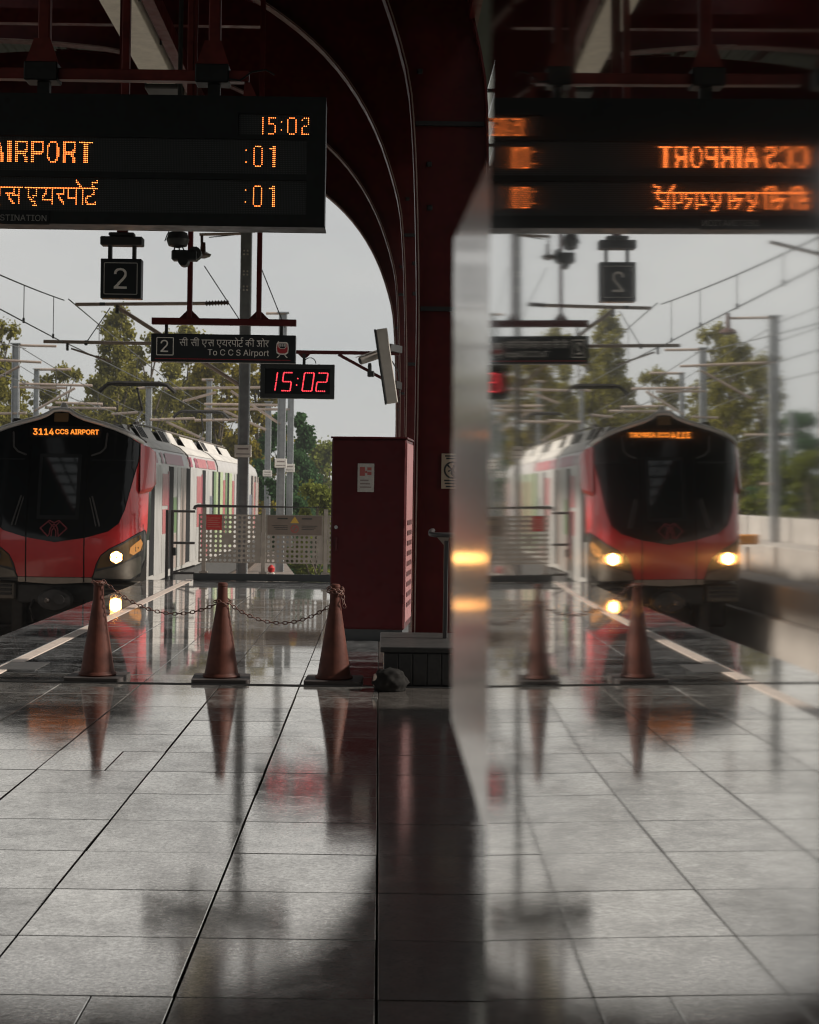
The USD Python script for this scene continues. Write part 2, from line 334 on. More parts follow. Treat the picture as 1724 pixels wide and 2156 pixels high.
for k in range(24):                                 # low concrete units between the tracks
    y0 = 3 + k * 4.0; x0 = curve(-7.65, y0 + 2)
    obj('concrete_block', MB().b2((x0 - 0.35, y0 + 0.012, -0.6), (x0 + 0.35, y0 + 3.988, -0.04 + random.uniform(-0.012, 0.012)), 0.02), 'concrete', mid)
obj('footing', MB().b2((-8.15, -20, -1.3), (-7.15, 60, -0.602)), 'concrete', mid)
par = thing('viaduct_parapet', kind='structure')
for k in range(26):
    y0 = 2 + k * 4.0; x0 = curve(-12.7, y0 + 2)
    R = rz(math.degrees(math.atan2(0.0032 * max(0, y0 + 2 - 48), 1)))
    obj('parapet_panel', MB().box((x0, y0 + 2, -0.275), (0.22, 3.97, 2.05), 0.02, R), 'concrete_pale', par)
obj('walkway', MB().b2((-12.5, -20, -1.3), (-11.3, 60, 0.08), 0.02), 'concrete', par)

# platform: slab with individually laid granite tiles
plat = thing('platform', kind='structure')
obj('slab', MB().b2((EDGE + 0.03, -16, -1.25), (6.0, 26.75, -0.035)), 'grout', plat, smooth=False)
obj('slab_face', MB().b2((EDGE + 0.002, -16, -1.2), (EDGE + 0.028, 26.75, -0.06)), 'concrete', plat, smooth=False)
TW, Y0 = 0.64, 4.846
colx = [-3.185, -2.545, -1.905, -1.265, -0.622, 0.015, 0.655, 1.295]
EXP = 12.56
def tile(x0, x1, y0, y1, m, gx=0.004, gy=0.0022, tilt=0.0011, name='tile'):
    t = MB(); cx, cy = (x0 + x1) / 2, (y0 + y1) / 2
    a, b = RNG.normal(0, tilt), RNG.normal(0, tilt * 0.6)
    R = np.array([[1, 0, -b], [0, 1, -a], [b, a, 1]])
    t.box((cx, cy, -0.016 + RNG.normal(0, 0.0006)), (x1 - x0 - 2 * gx, y1 - y0 - 2 * gy, 0.032), 0.0022, R)
    obj(name, t, m, plat, smooth=False)
row = 0
y = Y0 - 3 * TW
rows = []
while y < 26.6:
    y1 = y + TW
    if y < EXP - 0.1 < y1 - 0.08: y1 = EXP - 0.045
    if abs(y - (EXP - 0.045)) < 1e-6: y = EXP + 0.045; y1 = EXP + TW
    rows.append((y, min(y1, 26.75))); y = y1
for (ya, yb) in rows:
    if yb - ya < 0.05: continue
    far = ya > EXP
    for i in range(len(colx) - 1):
        xa, xb = colx[i], colx[i + 1]
        if ya > 14 and xa > 0.6: continue
        m = 'granite_polished' if far else 'granite_tile'
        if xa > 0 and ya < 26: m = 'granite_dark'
        if not far and random.random() < 0.12 and xa < -0.1:            # some tiles are cut in two
            q = xa + TW * random.choice((0.35, 0.5, 0.6))
            tile(xa, q, ya, yb, m, gx=0.002); tile(q, xb, ya, yb, m, gx=0.002)
        else:
            tile(xa, xb, ya, yb, m, gx=random.uniform(0.003, 0.0062) if not far else 0.003)
    tile(EDGE, -3.33, ya, yb, 'granite_polished' if far else 'granite_tile', gx=0.002, name='edge_slab')
yy = Y0 - 3 * TW
while yy < 26.6:                                    # pale line along the edge, in lengths
    L = random.uniform(0.9, 1.3); y1 = min(yy + L, 26.75)
    obj('edge_line', MB().box((-3.257, (yy + y1) / 2, -0.0145), (0.125, y1 - yy - 0.006, 0.034), 0.002), 'white_line', plat, smooth=False); yy = y1
obj('rear_floor', MB().b2((EDGE, -16, -0.03), (1.29, Y0 - 3 * TW - 0.004, -0.002)), 'granite_tile', plat, smooth=False)
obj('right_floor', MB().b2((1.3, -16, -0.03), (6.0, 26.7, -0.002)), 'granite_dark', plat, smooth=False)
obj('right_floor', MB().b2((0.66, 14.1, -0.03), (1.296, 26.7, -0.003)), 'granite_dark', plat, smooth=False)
obj('expansion_strip', MB().b2((EDGE, EXP - 0.0445, -0.034), (1.29, EXP + 0.0445, 0.005), 0.002), 'joint_rubber', plat, smooth=False)  # joint strip made wide and black to stand in for a step's shadow
tile_dark = MB().b2((-3.30, 13.35, 0.0005), (-2.95, 13.95, 0.0035)); obj('inspection_cover', tile_dark, 'granite_black', plat, smooth=False)

# ------------------------------------------------------------------ arched frames and the roof they carry
IN = [(0.33, -0.03), (0.33, 3.0), (0.30, 4.2), (0.235, 5.2), (0.06, 5.9), (-0.14, 6.4), (-0.43, 6.9), (-0.82, 7.37), (-1.5, 7.92), (-2.1, 8.26), (-3.3, 8.75), (-5.0, 9.15), (-6.8, 9.25)]
OUT = [(0.93, -0.03), (0.94, 3.0), (0.95, 4.4), (0.93, 5.2), (0.78, 6.0), (0.58, 6.9), (0.25, 7.8), (-0.35, 8.7), (-1.1, 9.35), (-2.0, 9.85), (-3.3, 10.25), (-5.0, 10.5), (-6.8, 10.6)]
def spline(pts, n=60):
    from scipy.interpolate import PchipInterpolator
    p = np.array(pts); d = np.concatenate([[0], np.cumsum(np.linalg.norm(np.diff(p, axis=0), axis=1))])
    q = np.linspace(0, d[-1], n)
    return np.stack([PchipInterpolator(d, p[:, 0])(q), PchipInterpolator(d, p[:, 1])(q)], 1)
inn, out = spline(IN), spline(OUT)
def mirror(pts, cx=-6.8): q = pts.copy(); q[:, 0] = 2 * cx - q[:, 0]; return q
def flange(pts, t, y, w):
    """Bent plate following pts in the x-z plane, w wide along y."""
    m = MB(); tg = np.gradient(pts, axis=0); tg /= np.linalg.norm(tg, axis=1, keepdims=True); nn = np.stack([-tg[:, 1], tg[:, 0]], 1) * t / 2
    A, B = pts - nn, pts + nn; n = len(pts); V = []
    for q, yy in ((A, -w / 2), (B, -w / 2), (B, w / 2), (A, w / 2)): V.append(np.stack([q[:, 0], np.full(n, yy), q[:, 1]], 1))
    V = np.vstack(V); F = []
    for k in range(4):
        a, b = k * n, ((k + 1) % 4) * n
        F += [(a + i, b + i, b + i + 1, a + i + 1) for i in range(n - 1)]
    F += [(0, 3 * n, 2 * n, n), (n - 1, 2 * n - 1, 3 * n - 1, 4 * n - 1)]
    return m.add(V + [0, y, 0], F)
def make_arch(y, label):
    t = thing('arch_frame', label, 'arch', (0, y, 0), group=None)
    obj('web', MB().poly(Polygon(list(inn) + list(out[::-1])).buffer(0), -0.012, 0.024), 'red_steel', t)
    obj('inner_flange', flange(inn, 0.02, 0, 0.26), 'red_steel', t, smooth=30)
    obj('flange_rim', flange(inn + [0.012, 0], 0.012, -0.1345, 0.008), 'rim_steel', t, smooth=30)
    obj('outer_flange', flange(out, 0.02, 0, 0.26), 'red_steel', t, smooth=30)
    for zz in (3.25, 4.95):
        k = np.argmin(abs(inn[:30, 1] - zz)); xi = inn[k, 0]; ko = np.argmin(abs(out[:30, 1] - zz))
        obj('splice_plate', MB().b2((xi + 0.03, -0.05, zz), (out[ko, 0] - 0.03, -0.013, zz + 0.04)), 'dark_bracket', t)
    for zz in (4.2, 4.6, 5.45):
        k = np.argmin(abs(inn[:30, 1] - zz))
        obj('bolt', MB().box((inn[k, 0] + 0.13, -0.022, zz), (0.05, 0.02, 0.05), 0.008), 'dark_bracket', t)
    far = mirror(inn); faro = mirror(out)
    obj('web', MB().poly(Polygon(list(far) + list(faro[::-1])).buffer(0), -0.012, 0.024), 'red_steel', t)
    obj('inner_flange', flange(far, 0.02, 0, 0.26), 'red_steel', t, smooth=30)
    return t
ARY = [14.2, 20.4, 26.6, 32.0]
labs = ['nearest dark red steel arch column with a prohibition sign on it', 'second red arch frame behind the nearest column', 'red arch frame carrying the platform clock arm', 'farthest red arch frame beyond the platform end']
for yv, lb in zip(ARY, labs): make_arch(yv, lb)

roof = thing('canopy_roof', 'dark corrugated canopy roof over platform and tracks', 'roof')
prof = np.vstack([out[22:], mirror(out)[::-1][1:-22]]); prof[:, 1] += 0.16
d = np.concatenate([[0], np.cumsum(np.linalg.norm(np.diff(prof, axis=0), axis=1))])
q = np.linspace(0, d[-1], int(d[-1] / 0.09)); pr = np.stack([np.interp(q, d, prof[:, 0]), np.interp(q, d, prof[:, 1])], 1)
pr[1::2, 1] += 0.045
def strip(xa, xb, ya, yb): 
    sel = pr[(pr[:, 0] <= xb) & (pr[:, 0] >= xa)]; obj('roof_bay', flange(sel, 0.006, (ya + yb) / 2, yb - ya), 'roof_sheet', roof, smooth=False)
LIGHTS = {3: (-10.3, -9.0), 4: (-10.3, -9.0), 7: (-7.5, -6.3), 8: (-7.5, -6.3)}   # bays with a glazed opening
for k, (ya, yb) in enumerate(zip([-40, -8, -2, 2, 8, 12, 17, 22, 26, 29.5], [-8.005, -2.005, 1.995, 7.995, 11.995, 16.995, 21.995, 25.995, 29.495, 33.4])):
    if k in LIGHTS:
        ga, gb = LIGHTS[k]; strip(-99, ga, ya, yb); strip(gb, 99, ya, yb); zq = np.interp(-ga, -pr[:, 0], pr[:, 1])
        for yq in np.arange(ya + 0.3, yb, 0.9): obj('glazing_bar', MB().b2((ga - 0.05, yq, zq - 0.04), (gb + 0.05, yq + 0.06, zq + 0.02)), 'dark_bracket', roof)
        for xq in (ga + 0.4, ga + 0.85): obj('glazing_bar', MB().b2((xq, ya, zq - 0.09), (xq + 0.05, yb, zq - 0.041)), 'dark_bracket', roof)
    else: strip(-99, 99, ya, yb)
cen = np.vstack([inn[30:], mirror(inn)[::-1][1:-30]])
for k in range(0, len(out) - 22, 6):
    for sx in (0, 1):
        p = out[22 + k] if sx == 0 else mirror(out)[22 + k]
        obj('purlin', MB().bar((p[0], -14, p[1] + 0.08), (p[0], 33.2, p[1] + 0.08), 0.09, 0.12), 'red_steel', roof)
for yv in (17.3, 23.5, 29.4, 11.0):                 # intermediate bracing between the frames
    obj('cross_beam', MB().b2((-11, yv - 0.07, 8.62), (-1.9, yv + 0.07, 8.84)), 'red_steel', roof)
# right wing of the canopy with a strip of translucent sheeting
obj('right_bay', MB().b2((0.9, -40, 6.9), (1.35, 33.2, 7.0)), 'roof_sheet', roof)
obj('right_bay', MB().b2((1.85, -40, 6.9), (3.4, 33.2, 7.0)), 'roof_sheet', roof)
usdkit.material(stage, '/World/Looks/translucent_sheet', {'t': ('translucent_bsdf', {'color': (0.75, 0.77, 0.75)}), 'd': ('diffuse_bsdf', {'color': (0.5, 0.5, 0.5)}), 'm': ('mix_closure', {'fac': 0.3})}, [('t.BSDF', 'm.closure1'), ('d.BSDF', 'm.closure2')], surface='m.closure')
for i in range(4):
    obj('skylight_sheet', MB().tube([(1.42 + 0.115 * i, 15, 6.95), (1.42 + 0.115 * i, 33, 6.95)], 0.05, 8), 'translucent_sheet', roof)
for yv in np.arange(15.5, 33, 1.6): obj('skylight_bar', MB().b2((1.35, yv, 6.86), (1.85, yv + 0.05, 6.9)), 'dark_bracket', roof)
obj('fascia', MB().b2((3.4, -40, 6.3), (3.5, 33.2, 7.3)), 'red_steel', roof)

# unseen walls behind and to the right, added to block light from there
mat('hall_wall', (0.22, 0.20, 0.195), 0.7, noise=0.2, nscale=0.6)
hall = thing('station_hall', 'unseen dark walls added behind the viewpoint to block light', 'building')
obj('end_wall', MB().b2((-17.2, -40.2, 5.6), (3.6, -40.0, 11)), 'hall_wall', hall)
obj('end_wall', MB().b2((-17.2, -40.2, -1.3), (-9, -40.0, 5.59)), 'hall_wall', hall)
obj('end_wall', MB().b2((-5.5, -40.2, -1.3), (3.6, -40.0, 5.59)), 'hall_wall', hall)
obj('side_wall', MB().b2((3.52, -40, -1.3), (3.7, 11.5, 7.2)), 'hall_wall', hall)

# white service trough hanging under the roof
tr = thing('cable_trough', 'cream box trough running along under the dark roof', 'trough', (0, 0, 0))
obj('trough', MB().b2((-3.74, 14, 7.92), (-3.28, 24.2, 8.16), 0.01), 'trough_white', tr)
obj('trough', MB().b2((-3.74, 25.0, 7.92), (-3.28, 33, 8.16), 0.01), 'trough_white', tr)
obj('lamp_box', MB().b2((-3.78, 24.25, 7.86), (-3.24, 24.95, 8.1), 0.02), 'dark_bracket', tr)
obj('side_beam', MB().b2((-3.2, 12, 7.96), (-3.04, 33, 8.22)), 'red_steel', tr)
for yv in (16, 20, 22, 26, 30): obj('hanger', MB().b2((-3.22, yv, 7.9), (-3.19, yv + 0.05, 8.7)), 'dark_bracket', tr)

# ================================================================== POLISHED STEEL WALL beside the viewpoint
wall = thing('steel_wall', 'polished steel wall at the right edge mirroring train, boards and cones', 'wall')
tv = np.array([0.071, 0.0837, 0.094, 0.1037, 0.1335, 0.148, 0.167, 0.187, 0.203]); sv = np.array([0.004, 0.0005, -0.003, -0.0046, -0.0105, -0.0116, -0.0127, -0.0134, -0.0139])
ysw = np.linspace(1.0, -1.3, 231); xw = [0.0710]
for a, b in zip(ysw[:-1], ysw[1:]):
    ym = (a + b) / 2; t = xw[-1] / ym if ym > 0.05 else 9
    xw.append(xw[-1] + np.interp(t, tv, sv) * (b - a))
xw = np.array(xw); LEAN = -0.0095
zz = np.array([0.0, 3.3])
def wallgrid(xs, ys, zlo, zhi, nz=2):
    V = []; 
    for x, y, a, b in zip(xs, ys, zlo, zhi):
        for k in range(nz):
            z = a + (b - a) * k / (nz - 1); V.append((x + LEAN * (z - EYE), y, z))
    V = np.array(V); F = []
    for i in range(len(xs) - 1):
        for k in range(nz - 1): F.append((i * nz + k, i * nz + k + 1, (i + 1) * nz + k + 1, (i + 1) * nz + k))
    return V, np.array(F)
front = wallgrid(xw, ysw, np.full(len(xw), 0.004), np.full(len(xw), 3.3))
obj('steel_sheet', front, 'polished_wall', wall, smooth=True)
body = MB(); pts = list(zip(xw + 0.004, ysw)) + [(0.5, -1.3), (0.5, 0.996)]
m = trimesh.creation.extrude_polygon(Polygon(pts).buffer(0), 3.29, engine='earcut'); v = np.array(m.vertices); v[:, 2] += 0.004; v[:, 0] += LEAN * (v[:, 2] - EYE)
body.add(v, m.faces); obj('wall_core', body, 'brushed_steel', wall, smooth=False)
# bent tab with cut corners at the far end of the sheet
tt = np.concatenate([np.linspace(0, 0.93, 24), np.linspace(0.94, 1.0, 10)])
ty = 1.0 + 0.23 * tt; tx = 0.0710 - 0.0132 * np.minimum(tt, 0.93) / 0.93
tx = tx - 0.004 * np.clip((0.08 - tt) / 0.08, 0, 1) * 0
curl = np.clip((tt - 0.93) / 0.07, 0, 1); tx = tx + 0.010 * curl ** 2
ztop = np.interp(tt, [0, 1], [1.816, 1.797]); zbot = np.interp(tt, [0, 1], [1.378, 1.424])
fr = wallgrid(tx, ty, zbot, ztop, 3); bk = wallgrid(tx + 0.004, ty, zbot, ztop, 3)
tab = MB().add(*fr); obj('bent_tab', tab, 'worn_tab', wall, smooth=True)
obj('tab_back', MB().add(bk[0], bk[1][:, ::-1]), 'brushed_steel', wall, smooth=True)

# ================================================================== LETTERING
DOT = {
 'A': ["...##...", "..####..", "..####..", ".##..##.", ".##..##.", ".##..##.", "########", "########", "##....##", "##....##", "##....##"],
 'I': ["###"] * 11,
 'R': ["########", "##.....#", "##.....#", "##.....#", "##....##", "########", "#######.", "##...##.", "##....##", "##....##", "##....##"],
 'P': ["########", "##.....#", "##.....#", "##.....#", "##.....#", "########", "#######.", "##......", "##......", "##......", "##......"],
 'O': ["..####..", ".#....#.", "##....#.", "#.....##", "#.....##", "#.....##", "#.....##", "#.....##", "##....#.", ".#...##.", "..####.."],
 'T': ["#########", "...###...", "...###...", "...###...", "...###...", "...###...", "...###...", "...###...", "...###...", "...###...", "...###..."],
 'C': ["..####..", ".#....#.", "##.....#", "##......", "##......", "##......", "##......", "##......", "##.....#", ".#....#.", "..####.."],
 'S': [".#####..", "##...##.", "##....#.", "##......", ".####...", "...####.", ".....##.", ".....##.", "#....##.", "##..##..", ".####..."],
 '0': [".####.", "#....#", "#....#", "#....#", "#....#", "#....#", "#....#", "#....#", "#....#", "#....#", ".####."],
 '1': ["..##", "####", "..##", "..##", "..##", "..##", "..##", "..##", "..##", "..##", "..##"],
 ':': [".", ".", "#", ".", ".", ".", ".", ".", "#", ".", "."],
}
SMALL = {
 '1': ["#"] * 9,
 '5': ["####", "#...", "#...", "###.", "...#", "...#", "...#", "...#", "###."],
 ':': [".", ".", "#", ".", ".", ".", "#", ".", "."],
 '0': [".###.", "#...#", "#...#", "#...#", "#...#", "#...#", "#...#", "#...#", ".###."],
 '2': [".###", "#..#", "...#", "...#", ".##.", "#...", "#...", "#...", "####"],
}
def dots_of(text, font, gap=2, space=5):
    pts, x = [], 0
    for ch in text:
        if ch == ' ': x += space; continue
        g = font[ch]
        pts += [(x + i, j) for j, r in enumerate(g) for i, k in enumerate(r) if k == '#']
        x += len(g[0]) + gap
    return pts, x - gap
# Devanagari letters as strokes on a grid: head line at row 4, foot at row 12
DEVA = {
 'sa': (11, [[(6, 4), (6, 7.6)], [(1.4, 7.2), (9, 7.8)], [(1.6, 7.4), (5.6, 12)], [(9.4, 4), (9.4, 12.2)]]),
 'ii': (4, [[(2, 4), (2, 12.2)], [(2, 4), (1.6, 2.2), (-0.4, 1.2), (-3, 1.4), (-4.4, 2.8), (-4.6, 4)]]),
 'e': (10, [[(2, 4), (2, 9), (6, 11.6), (6.6, 12.8), (5, 13.2)], [(7.4, 4), (7.4, 7.8), (5, 8.6)]]),
 'ya': (9, [[(3.2, 4), (3.4, 7), (0.6, 8), (1.2, 9.8), (7, 10.4)], [(7, 4), (7, 12.2)]]),
 'ra': (7, [[(5, 4), (5, 6.6), (1.2, 7.2), (5.2, 12)]]),
 'pa': (8, [[(1, 4), (1, 8.6), (6, 9.4)], [(6, 4), (6, 12.2)]]),
 'o_sign': (3, [[(1.6, 4), (1.6, 12.2)], [(1.6, 4), (0.2, 2.2), (-2, 0.4)]]),
 'ta': (8, [[(6, 4), (6, 7.2), (2.2, 8), (0.8, 9.8), (2, 11.8), (4.4, 12.4), (7.2, 11.4)]]),
 'reph': (0, [[(-2, 4), (-3.2, 2.4), (-3.2, 0.6), (0.2, 0.5)]]),
 'ka': (11, [[(5, 4), (5, 12.2)], [(5, 8.6), (3, 9.8), (1, 9.2), (0.8, 7.6), (2.6, 6.6), (5, 7.6)], [(5, 7.2), (7.6, 6.6), (9.4, 7.8), (9, 10)]]),
 'o': (11, [[(1, 5.2), (3.6, 4.8), (4.6, 6), (2.6, 7.4)], [(2.6, 7.4), (5, 8.6), (4.4, 10.8), (2, 11.4), (0.4, 10.2)], [(3.6, 7.4), (8, 7.6)], [(8, 4), (8, 12.2)]]),
}
def deva(words):
    lines, x = [], 0.0
    for w in words:
        x0 = x
        for gname in w:
            adv, st = DEVA[gname]
            lines += [[(x + a, b) for a, b in s] for s in st]; x += adv
        lines.append([(x0, 4), (x, 4)]); x += 4
    return lines, x - 4
def raster(lines, step=0.35):
    S = set()
    for l in lines:
        L = LineString(l); k = max(2, int(L.length / step))
        for i in range(k + 1):
            p = L.interpolate(i / k, normalized=True); S.add((int(round(p.x)), int(round(p.y))))
    return sorted(S)
def dotmesh(pts, x0, z0, px, pz, y, r, n=6, depth=0.002):
    m = MB(); a = np.linspace(0, 2 * np.pi, n, endpoint=False)
    for i, j in pts:
        cx, cz = x0 + i * px, z0 - j * pz
        V = np.vstack([[(cx, y - depth, cz)], np.stack([cx + r * np.cos(a), np.full(n, y), cz + r * np.sin(a)], 1)])
        m.add(V, [(0, 1 + k, 1 + (k + 1) % n) for k in range(n)])
    return m
def text_at(txt, h, x, z, y, depth=0.003, bold=False, anchor='l', mirrorless=True):
    """Flat letters facing the camera, capitals h tall, base line at z."""
    t = meshkit.text_mesh(txt, h, depth, bold); v = np.array(t.vertices); w = v[:, 0].max() - v[:, 0].min()
    ox = x - v[:, 0].min() - (w if anchor == 'r' else w / 2 if anchor == 'c' else 0)
    m = MB(); m.add(np.stack([v[:, 0] + ox, y - v[:, 2], v[:, 1] + z], 1), t.faces); return m

# ================================================================== DEPARTURE BOARD
BD = 7.5
x0, x1, zt, zb = -2.26, -0.285, 3.505, 2.876
L = (0.5 * (x0 + x1), BD, zb)
bd = thing('departure_board', 'large black hanging departure board with orange dot lettering', 'departure board', L)
def R_(m): return rel(L, m)
fr_ = sbox(x0, zb, x1, zt); 
def wx(px): return W(px, 340, BD)[0]
def wz(py, px=330): return W(px, py, BD)[2]
w1 = sbox(wx(500), wz(284, 560), wx(652), wz(240, 560)); w2 = sbox(x0 + 0.10, wz(363), wx(646), wz(290)); w3 = sbox(x0 + 0.10, wz(448), wx(646), wz(376))
obj('casing', R_(MB().b2((x0, BD + 0.02, zb), (x1, BD + 0.16, zt), 0.012)), 'black_casing', bd)
obj('front_bezel', R_(MB().poly(fr_.difference(unary_union([w1, w2, w3])), BD, 0.0195)), 'black_casing', bd)
usdkit.material(stage, '/World/Looks/led_matrix', {
    'g': ('geometry', {}), 'mp': ('mapping', {'scale': (1 / 0.0077, 0.0, 1 / 0.0096)}), 'fr': ('vector_math', {'math_type': 'fraction'}),
    'ds': ('vector_math', {'math_type': 'distance', 'vector2': (0.5, 0.0, 0.5)}), 'r': ('rgb_ramp', {'ramp': [(0.0, (0.10, 0.103, 0.105)), (0.25, (0.10, 0.103, 0.105)), (0.36, (0.035, 0.038, 0.040)), (1.0, (0.035, 0.038, 0.040))]}),
    'p': ('principled_bsdf', {'roughness': 0.5})},
    [('g.position', 'mp.vector'), ('mp.vector', 'fr.vector1'), ('fr.vector', 'ds.vector1'), ('ds.value', 'r.fac'), ('r.color', 'p.base_color')], surface='p.BSDF')
for ww in (w1, w2, w3):
    a = ww.bounds; obj('led_matrix', R_(MB().b2((a[0], BD + 0.012, a[1]), (a[2], BD + 0.0196, a[3]))), 'led_matrix', bd, smooth=False)
PX_, PZ_ = 0.00776, 0.00962; LY = BD + 0.0118; DR = 0.0029
def ledrow(pts, xr, zt_, right=True, width=0, px=PX_, pz=PZ_):
    xs = xr - width * px if right else xr
    return R_(dotmesh(pts, xs, zt_, px, pz, LY, DR))
def ledline(txt, font, gap, xr, ztop, px=PX_, pz=PZ_, name='led_letter'):
    n = dots_of(txt, font, gap, 2)[1]; x = 0
    for ch in txt:
        if ch == ' ': x += 2; continue
        obj(name, ledrow([(x + i, j) for i, j in dots_of(ch, font, gap)[0]], xr, ztop, True, n - 1, px, pz), 'led_amber', bd, smooth=False, kind='stuff'); x += len(font[ch][0]) + gap
ledline('CCS AIRPORT', DOT, 2, wx(193), wz(298, 100))
HW = [['sa', 'ii'], ['sa', 'ii'], ['e', 'sa'], ['e', 'ya', 'ra', 'pa', 'o_sign', 'ta', 'reph']]
wdt = sum(deva([w_])[1] for w_ in HW) + 2.0 * (len(HW) - 1); xw0 = 0
for w_ in HW:
    ln, ww_ = deva([w_]); obj('led_word', ledrow(raster([[(a + xw0, b) for a, b in l] for l in ln]), wx(201), wz(378, 100), True, wdt - 1), 'led_amber', bd, smooth=False, kind='stuff'); xw0 += ww_ + 2.0
ledline('15:02', SMALL, 2, wx(648), wz(247.5, 600), 0.0101, 0.0097, 'led_digit')
for pyy in (307.5, 391.5):
    ledline(':01', DOT, 4, wx(578), wz(pyy, 545), name='led_digit')
obj('caption_plate', R_(MB().b2((wx(-190), BD - 0.004, wz(472, 0)), (wx(106), BD - 0.0005, wz(444, 100)))), 'black_sign_face', bd, smooth=False)
obj('caption_text', R_(text_at('DESTINATION', 0.029, wx(100), wz(465.5, 60), BD - 0.0045, 0.001, anchor='r')), 'sign_grey', bd, smooth=False)
obj('bottom_lip', R_(MB().b2((x0 - 0.004, BD - 0.006, zb - 0.006), (x1 + 0.004, BD + 0.165, zb - 0.0005))), 'black_casing', bd)
# the red frame it hangs from
HB = BD + 0.12
L2 = (-1.2, HB, 3.6)
hg = thing('board_hanger', 'red steel hanger with crossbar holding up the departure board', 'hanger', L2)
def R2(m): return rel(L2, m)
zc = W(260, 160, HB)[2]
obj('crossbar', R2(MB().b2((x0 + 0.1, HB - 0.03, zc - 0.027), (W(525, 160, HB)[0], HB + 0.03, zc + 0.027), 0.004)), 'hanger_red', hg)
for px in (95, 453, -170):
    xc = W(px, 60, HB)[0]
    obj('tube', R2(MB().b2((xc - 0.029, HB - 0.03, zc + 0.028), (xc + 0.029, HB + 0.03, 8.6), 0.006)), 'hanger_red', hg)
    obj('bracket', R2(MB().b2((xc - 0.09, HB - 0.06, zc - 0.04), (xc + 0.075, HB + 0.06, zc + 0.052), 0.006)), 'dark_bracket', hg)
    gg = MB().poly(Polygon([(xc - 0.085, zc + 0.053), (xc + 0.075, zc + 0.053), (xc + 0.034, zc + 0.17), (xc - 0.045, zc + 0.17)]), HB - 0.04, 0.008)
    obj('gusset', R2(gg), 'hanger_red', hg)
    obj('drop_bar', R2(MB().b2((xc - 0.03, HB - 0.02, zt + 0.001), (xc + 0.03, HB + 0.02, zc - 0.0405))), 'dark_bracket', hg)
obj('end_bracket', R2(MB().poly(Polygon([(W(515, 0, HB)[0], zt + 0.002), (W(548, 0, HB)[0], zt + 0.002), (W(530, 0, HB)[0], zc - 0.028), (W(518, 0, HB)[0], zc - 0.028)]), HB - 0.02, 0.04)), 'hanger_red', hg)
cab_ = MB().tube([W(470, 165, HB - 0.05), W(505, 170, HB - 0.06), W(530, 152, HB - 0.06), W(560, 147, HB - 0.06), W(578, 158, HB - 0.05)], 0.005, 6)
obj('loose_cable', R2(cab_), 'dark_bracket', hg)
# thinner posts just behind
for px, w, lb in ((266, 0.042, 'thin dark red post behind the middle of the departure board'), (402, 0.035, 'narrow dark post rising behind the board right of its middle'), (412, 0.022, 'slim red rod against the narrow dark post above the board')):
    xc = W(px, 100, 8.4)[0]
    pth = thing('roof_post', lb, 'post', (xc, 8.4, 3.2))
    obj('shaft', MB().b2((-w / 2, -w / 2, 0), (w / 2, w / 2, 5.6), 0.004), 'hanger_red', pth)
    obj('foot_plate', MB().b2((-w, -w, -0.02), (w, w, 0)), 'dark_bracket', pth)

# ================================================================== PLATFORM NUMBER SIGN "2"
D = 15.0
def quad(px0, py0, px1, py1, d): a, b = W(px0, py0, d), W(px1, py1, d); return a[0], b[2], b[0], a[2]
xa, za, xb, zbb = quad(212, 544, 297, 629, D); cx, cz = (xa + xb) / 2, (za + zbb) / 2; Sz = xb - xa
L = (cx, D, za)
nb = thing('platform_number_sign', 'square black hanging sign with a white figure 2', 'sign', L)
RR = lambda m: rel(L, m)
obj('panel', RR(MB().b2((xa, D, za), (xb, D + 0.12, zbb), 0.006)), 'black_sign_face', nb)
o = sbox(xa + 0.045, za + 0.05, xb - 0.05, zbb - 0.05).buffer(0.012); obj('outline', RR(MB().poly(o.difference(o.buffer(-0.007)), D - 0.002, 0.0015)), 'sign_grey', nb, smooth=False)
obj('figure', RR(text_at('2', 0.20, cx - 0.005, cz - 0.10, D - 0.0005, 0.002, anchor='c')), 'sign_white', nb, smooth=False)
for px in (230, 281):
    xc = W(px, 530, D)[0]; obj('strap', RR(MB().b2((xc - 0.017, D + 0.03, zbb), (xc + 0.017, D + 0.09, W(px, 515, D)[2] + 0.001))), 'dark_bracket', nb)
a = quad(211, 497, 300, 517, D); obj('head_box', RR(MB().b2((a[0], D - 0.01, a[1]), (a[2], D + 0.13, a[3]), 0.01)), 'dark_bracket', nb)
a = quad(228, 488, 282, 497, D); obj('clamp', RR(MB().b2((a[0], D + 0.01, a[1] + 0.001), (a[2], D + 0.11, a[3]), 0.01)), 'dark_bracket', nb)
obj('stem', RR(MB().b2((cx - 0.05, D + 0.03, a[3] + 0.0005), (cx + 0.05, D + 0.09, 8.6))), 'red_steel', nb)

# ================================================================== DIRECTION SIGN "To CCS Airport"
D = 17.3
xa, za, xb, zbb = quad(318, 705, 622, 765, D)
za = W(470, 763, D)[2]; zbb = W(470, 704, D)[2]; Hh = zbb - za; Wd = xb - xa
L = ((xa + xb) / 2, D, za)
ds = thing('direction_sign', 'long black hanging sign pointing to the airport with a red train symbol', 'sign', L)
RR = lambda m: rel(L, m)
obj('panel', RR(MB().b2((xa, D, za), (xb, D + 0.12, zbb), 0.006)), 'black_sign_face', ds)
fx = lambda f: xa + f * Wd
fz = lambda f: zbb - f * Hh
o = sbox(fx(0.045), fz(0.74), fx(0.15), fz(0.17)).buffer(0.012); obj('outline', RR(MB().poly(o.difference(o.buffer(-0.009)), D - 0.002, 0.0015)), 'sign_white', ds, smooth=False)
obj('figure', RR(text_at('2', 0.135, fx(0.093), fz(0.66), D - 0.0005, 0.002, anchor='c')), 'sign_white', ds, smooth=False)
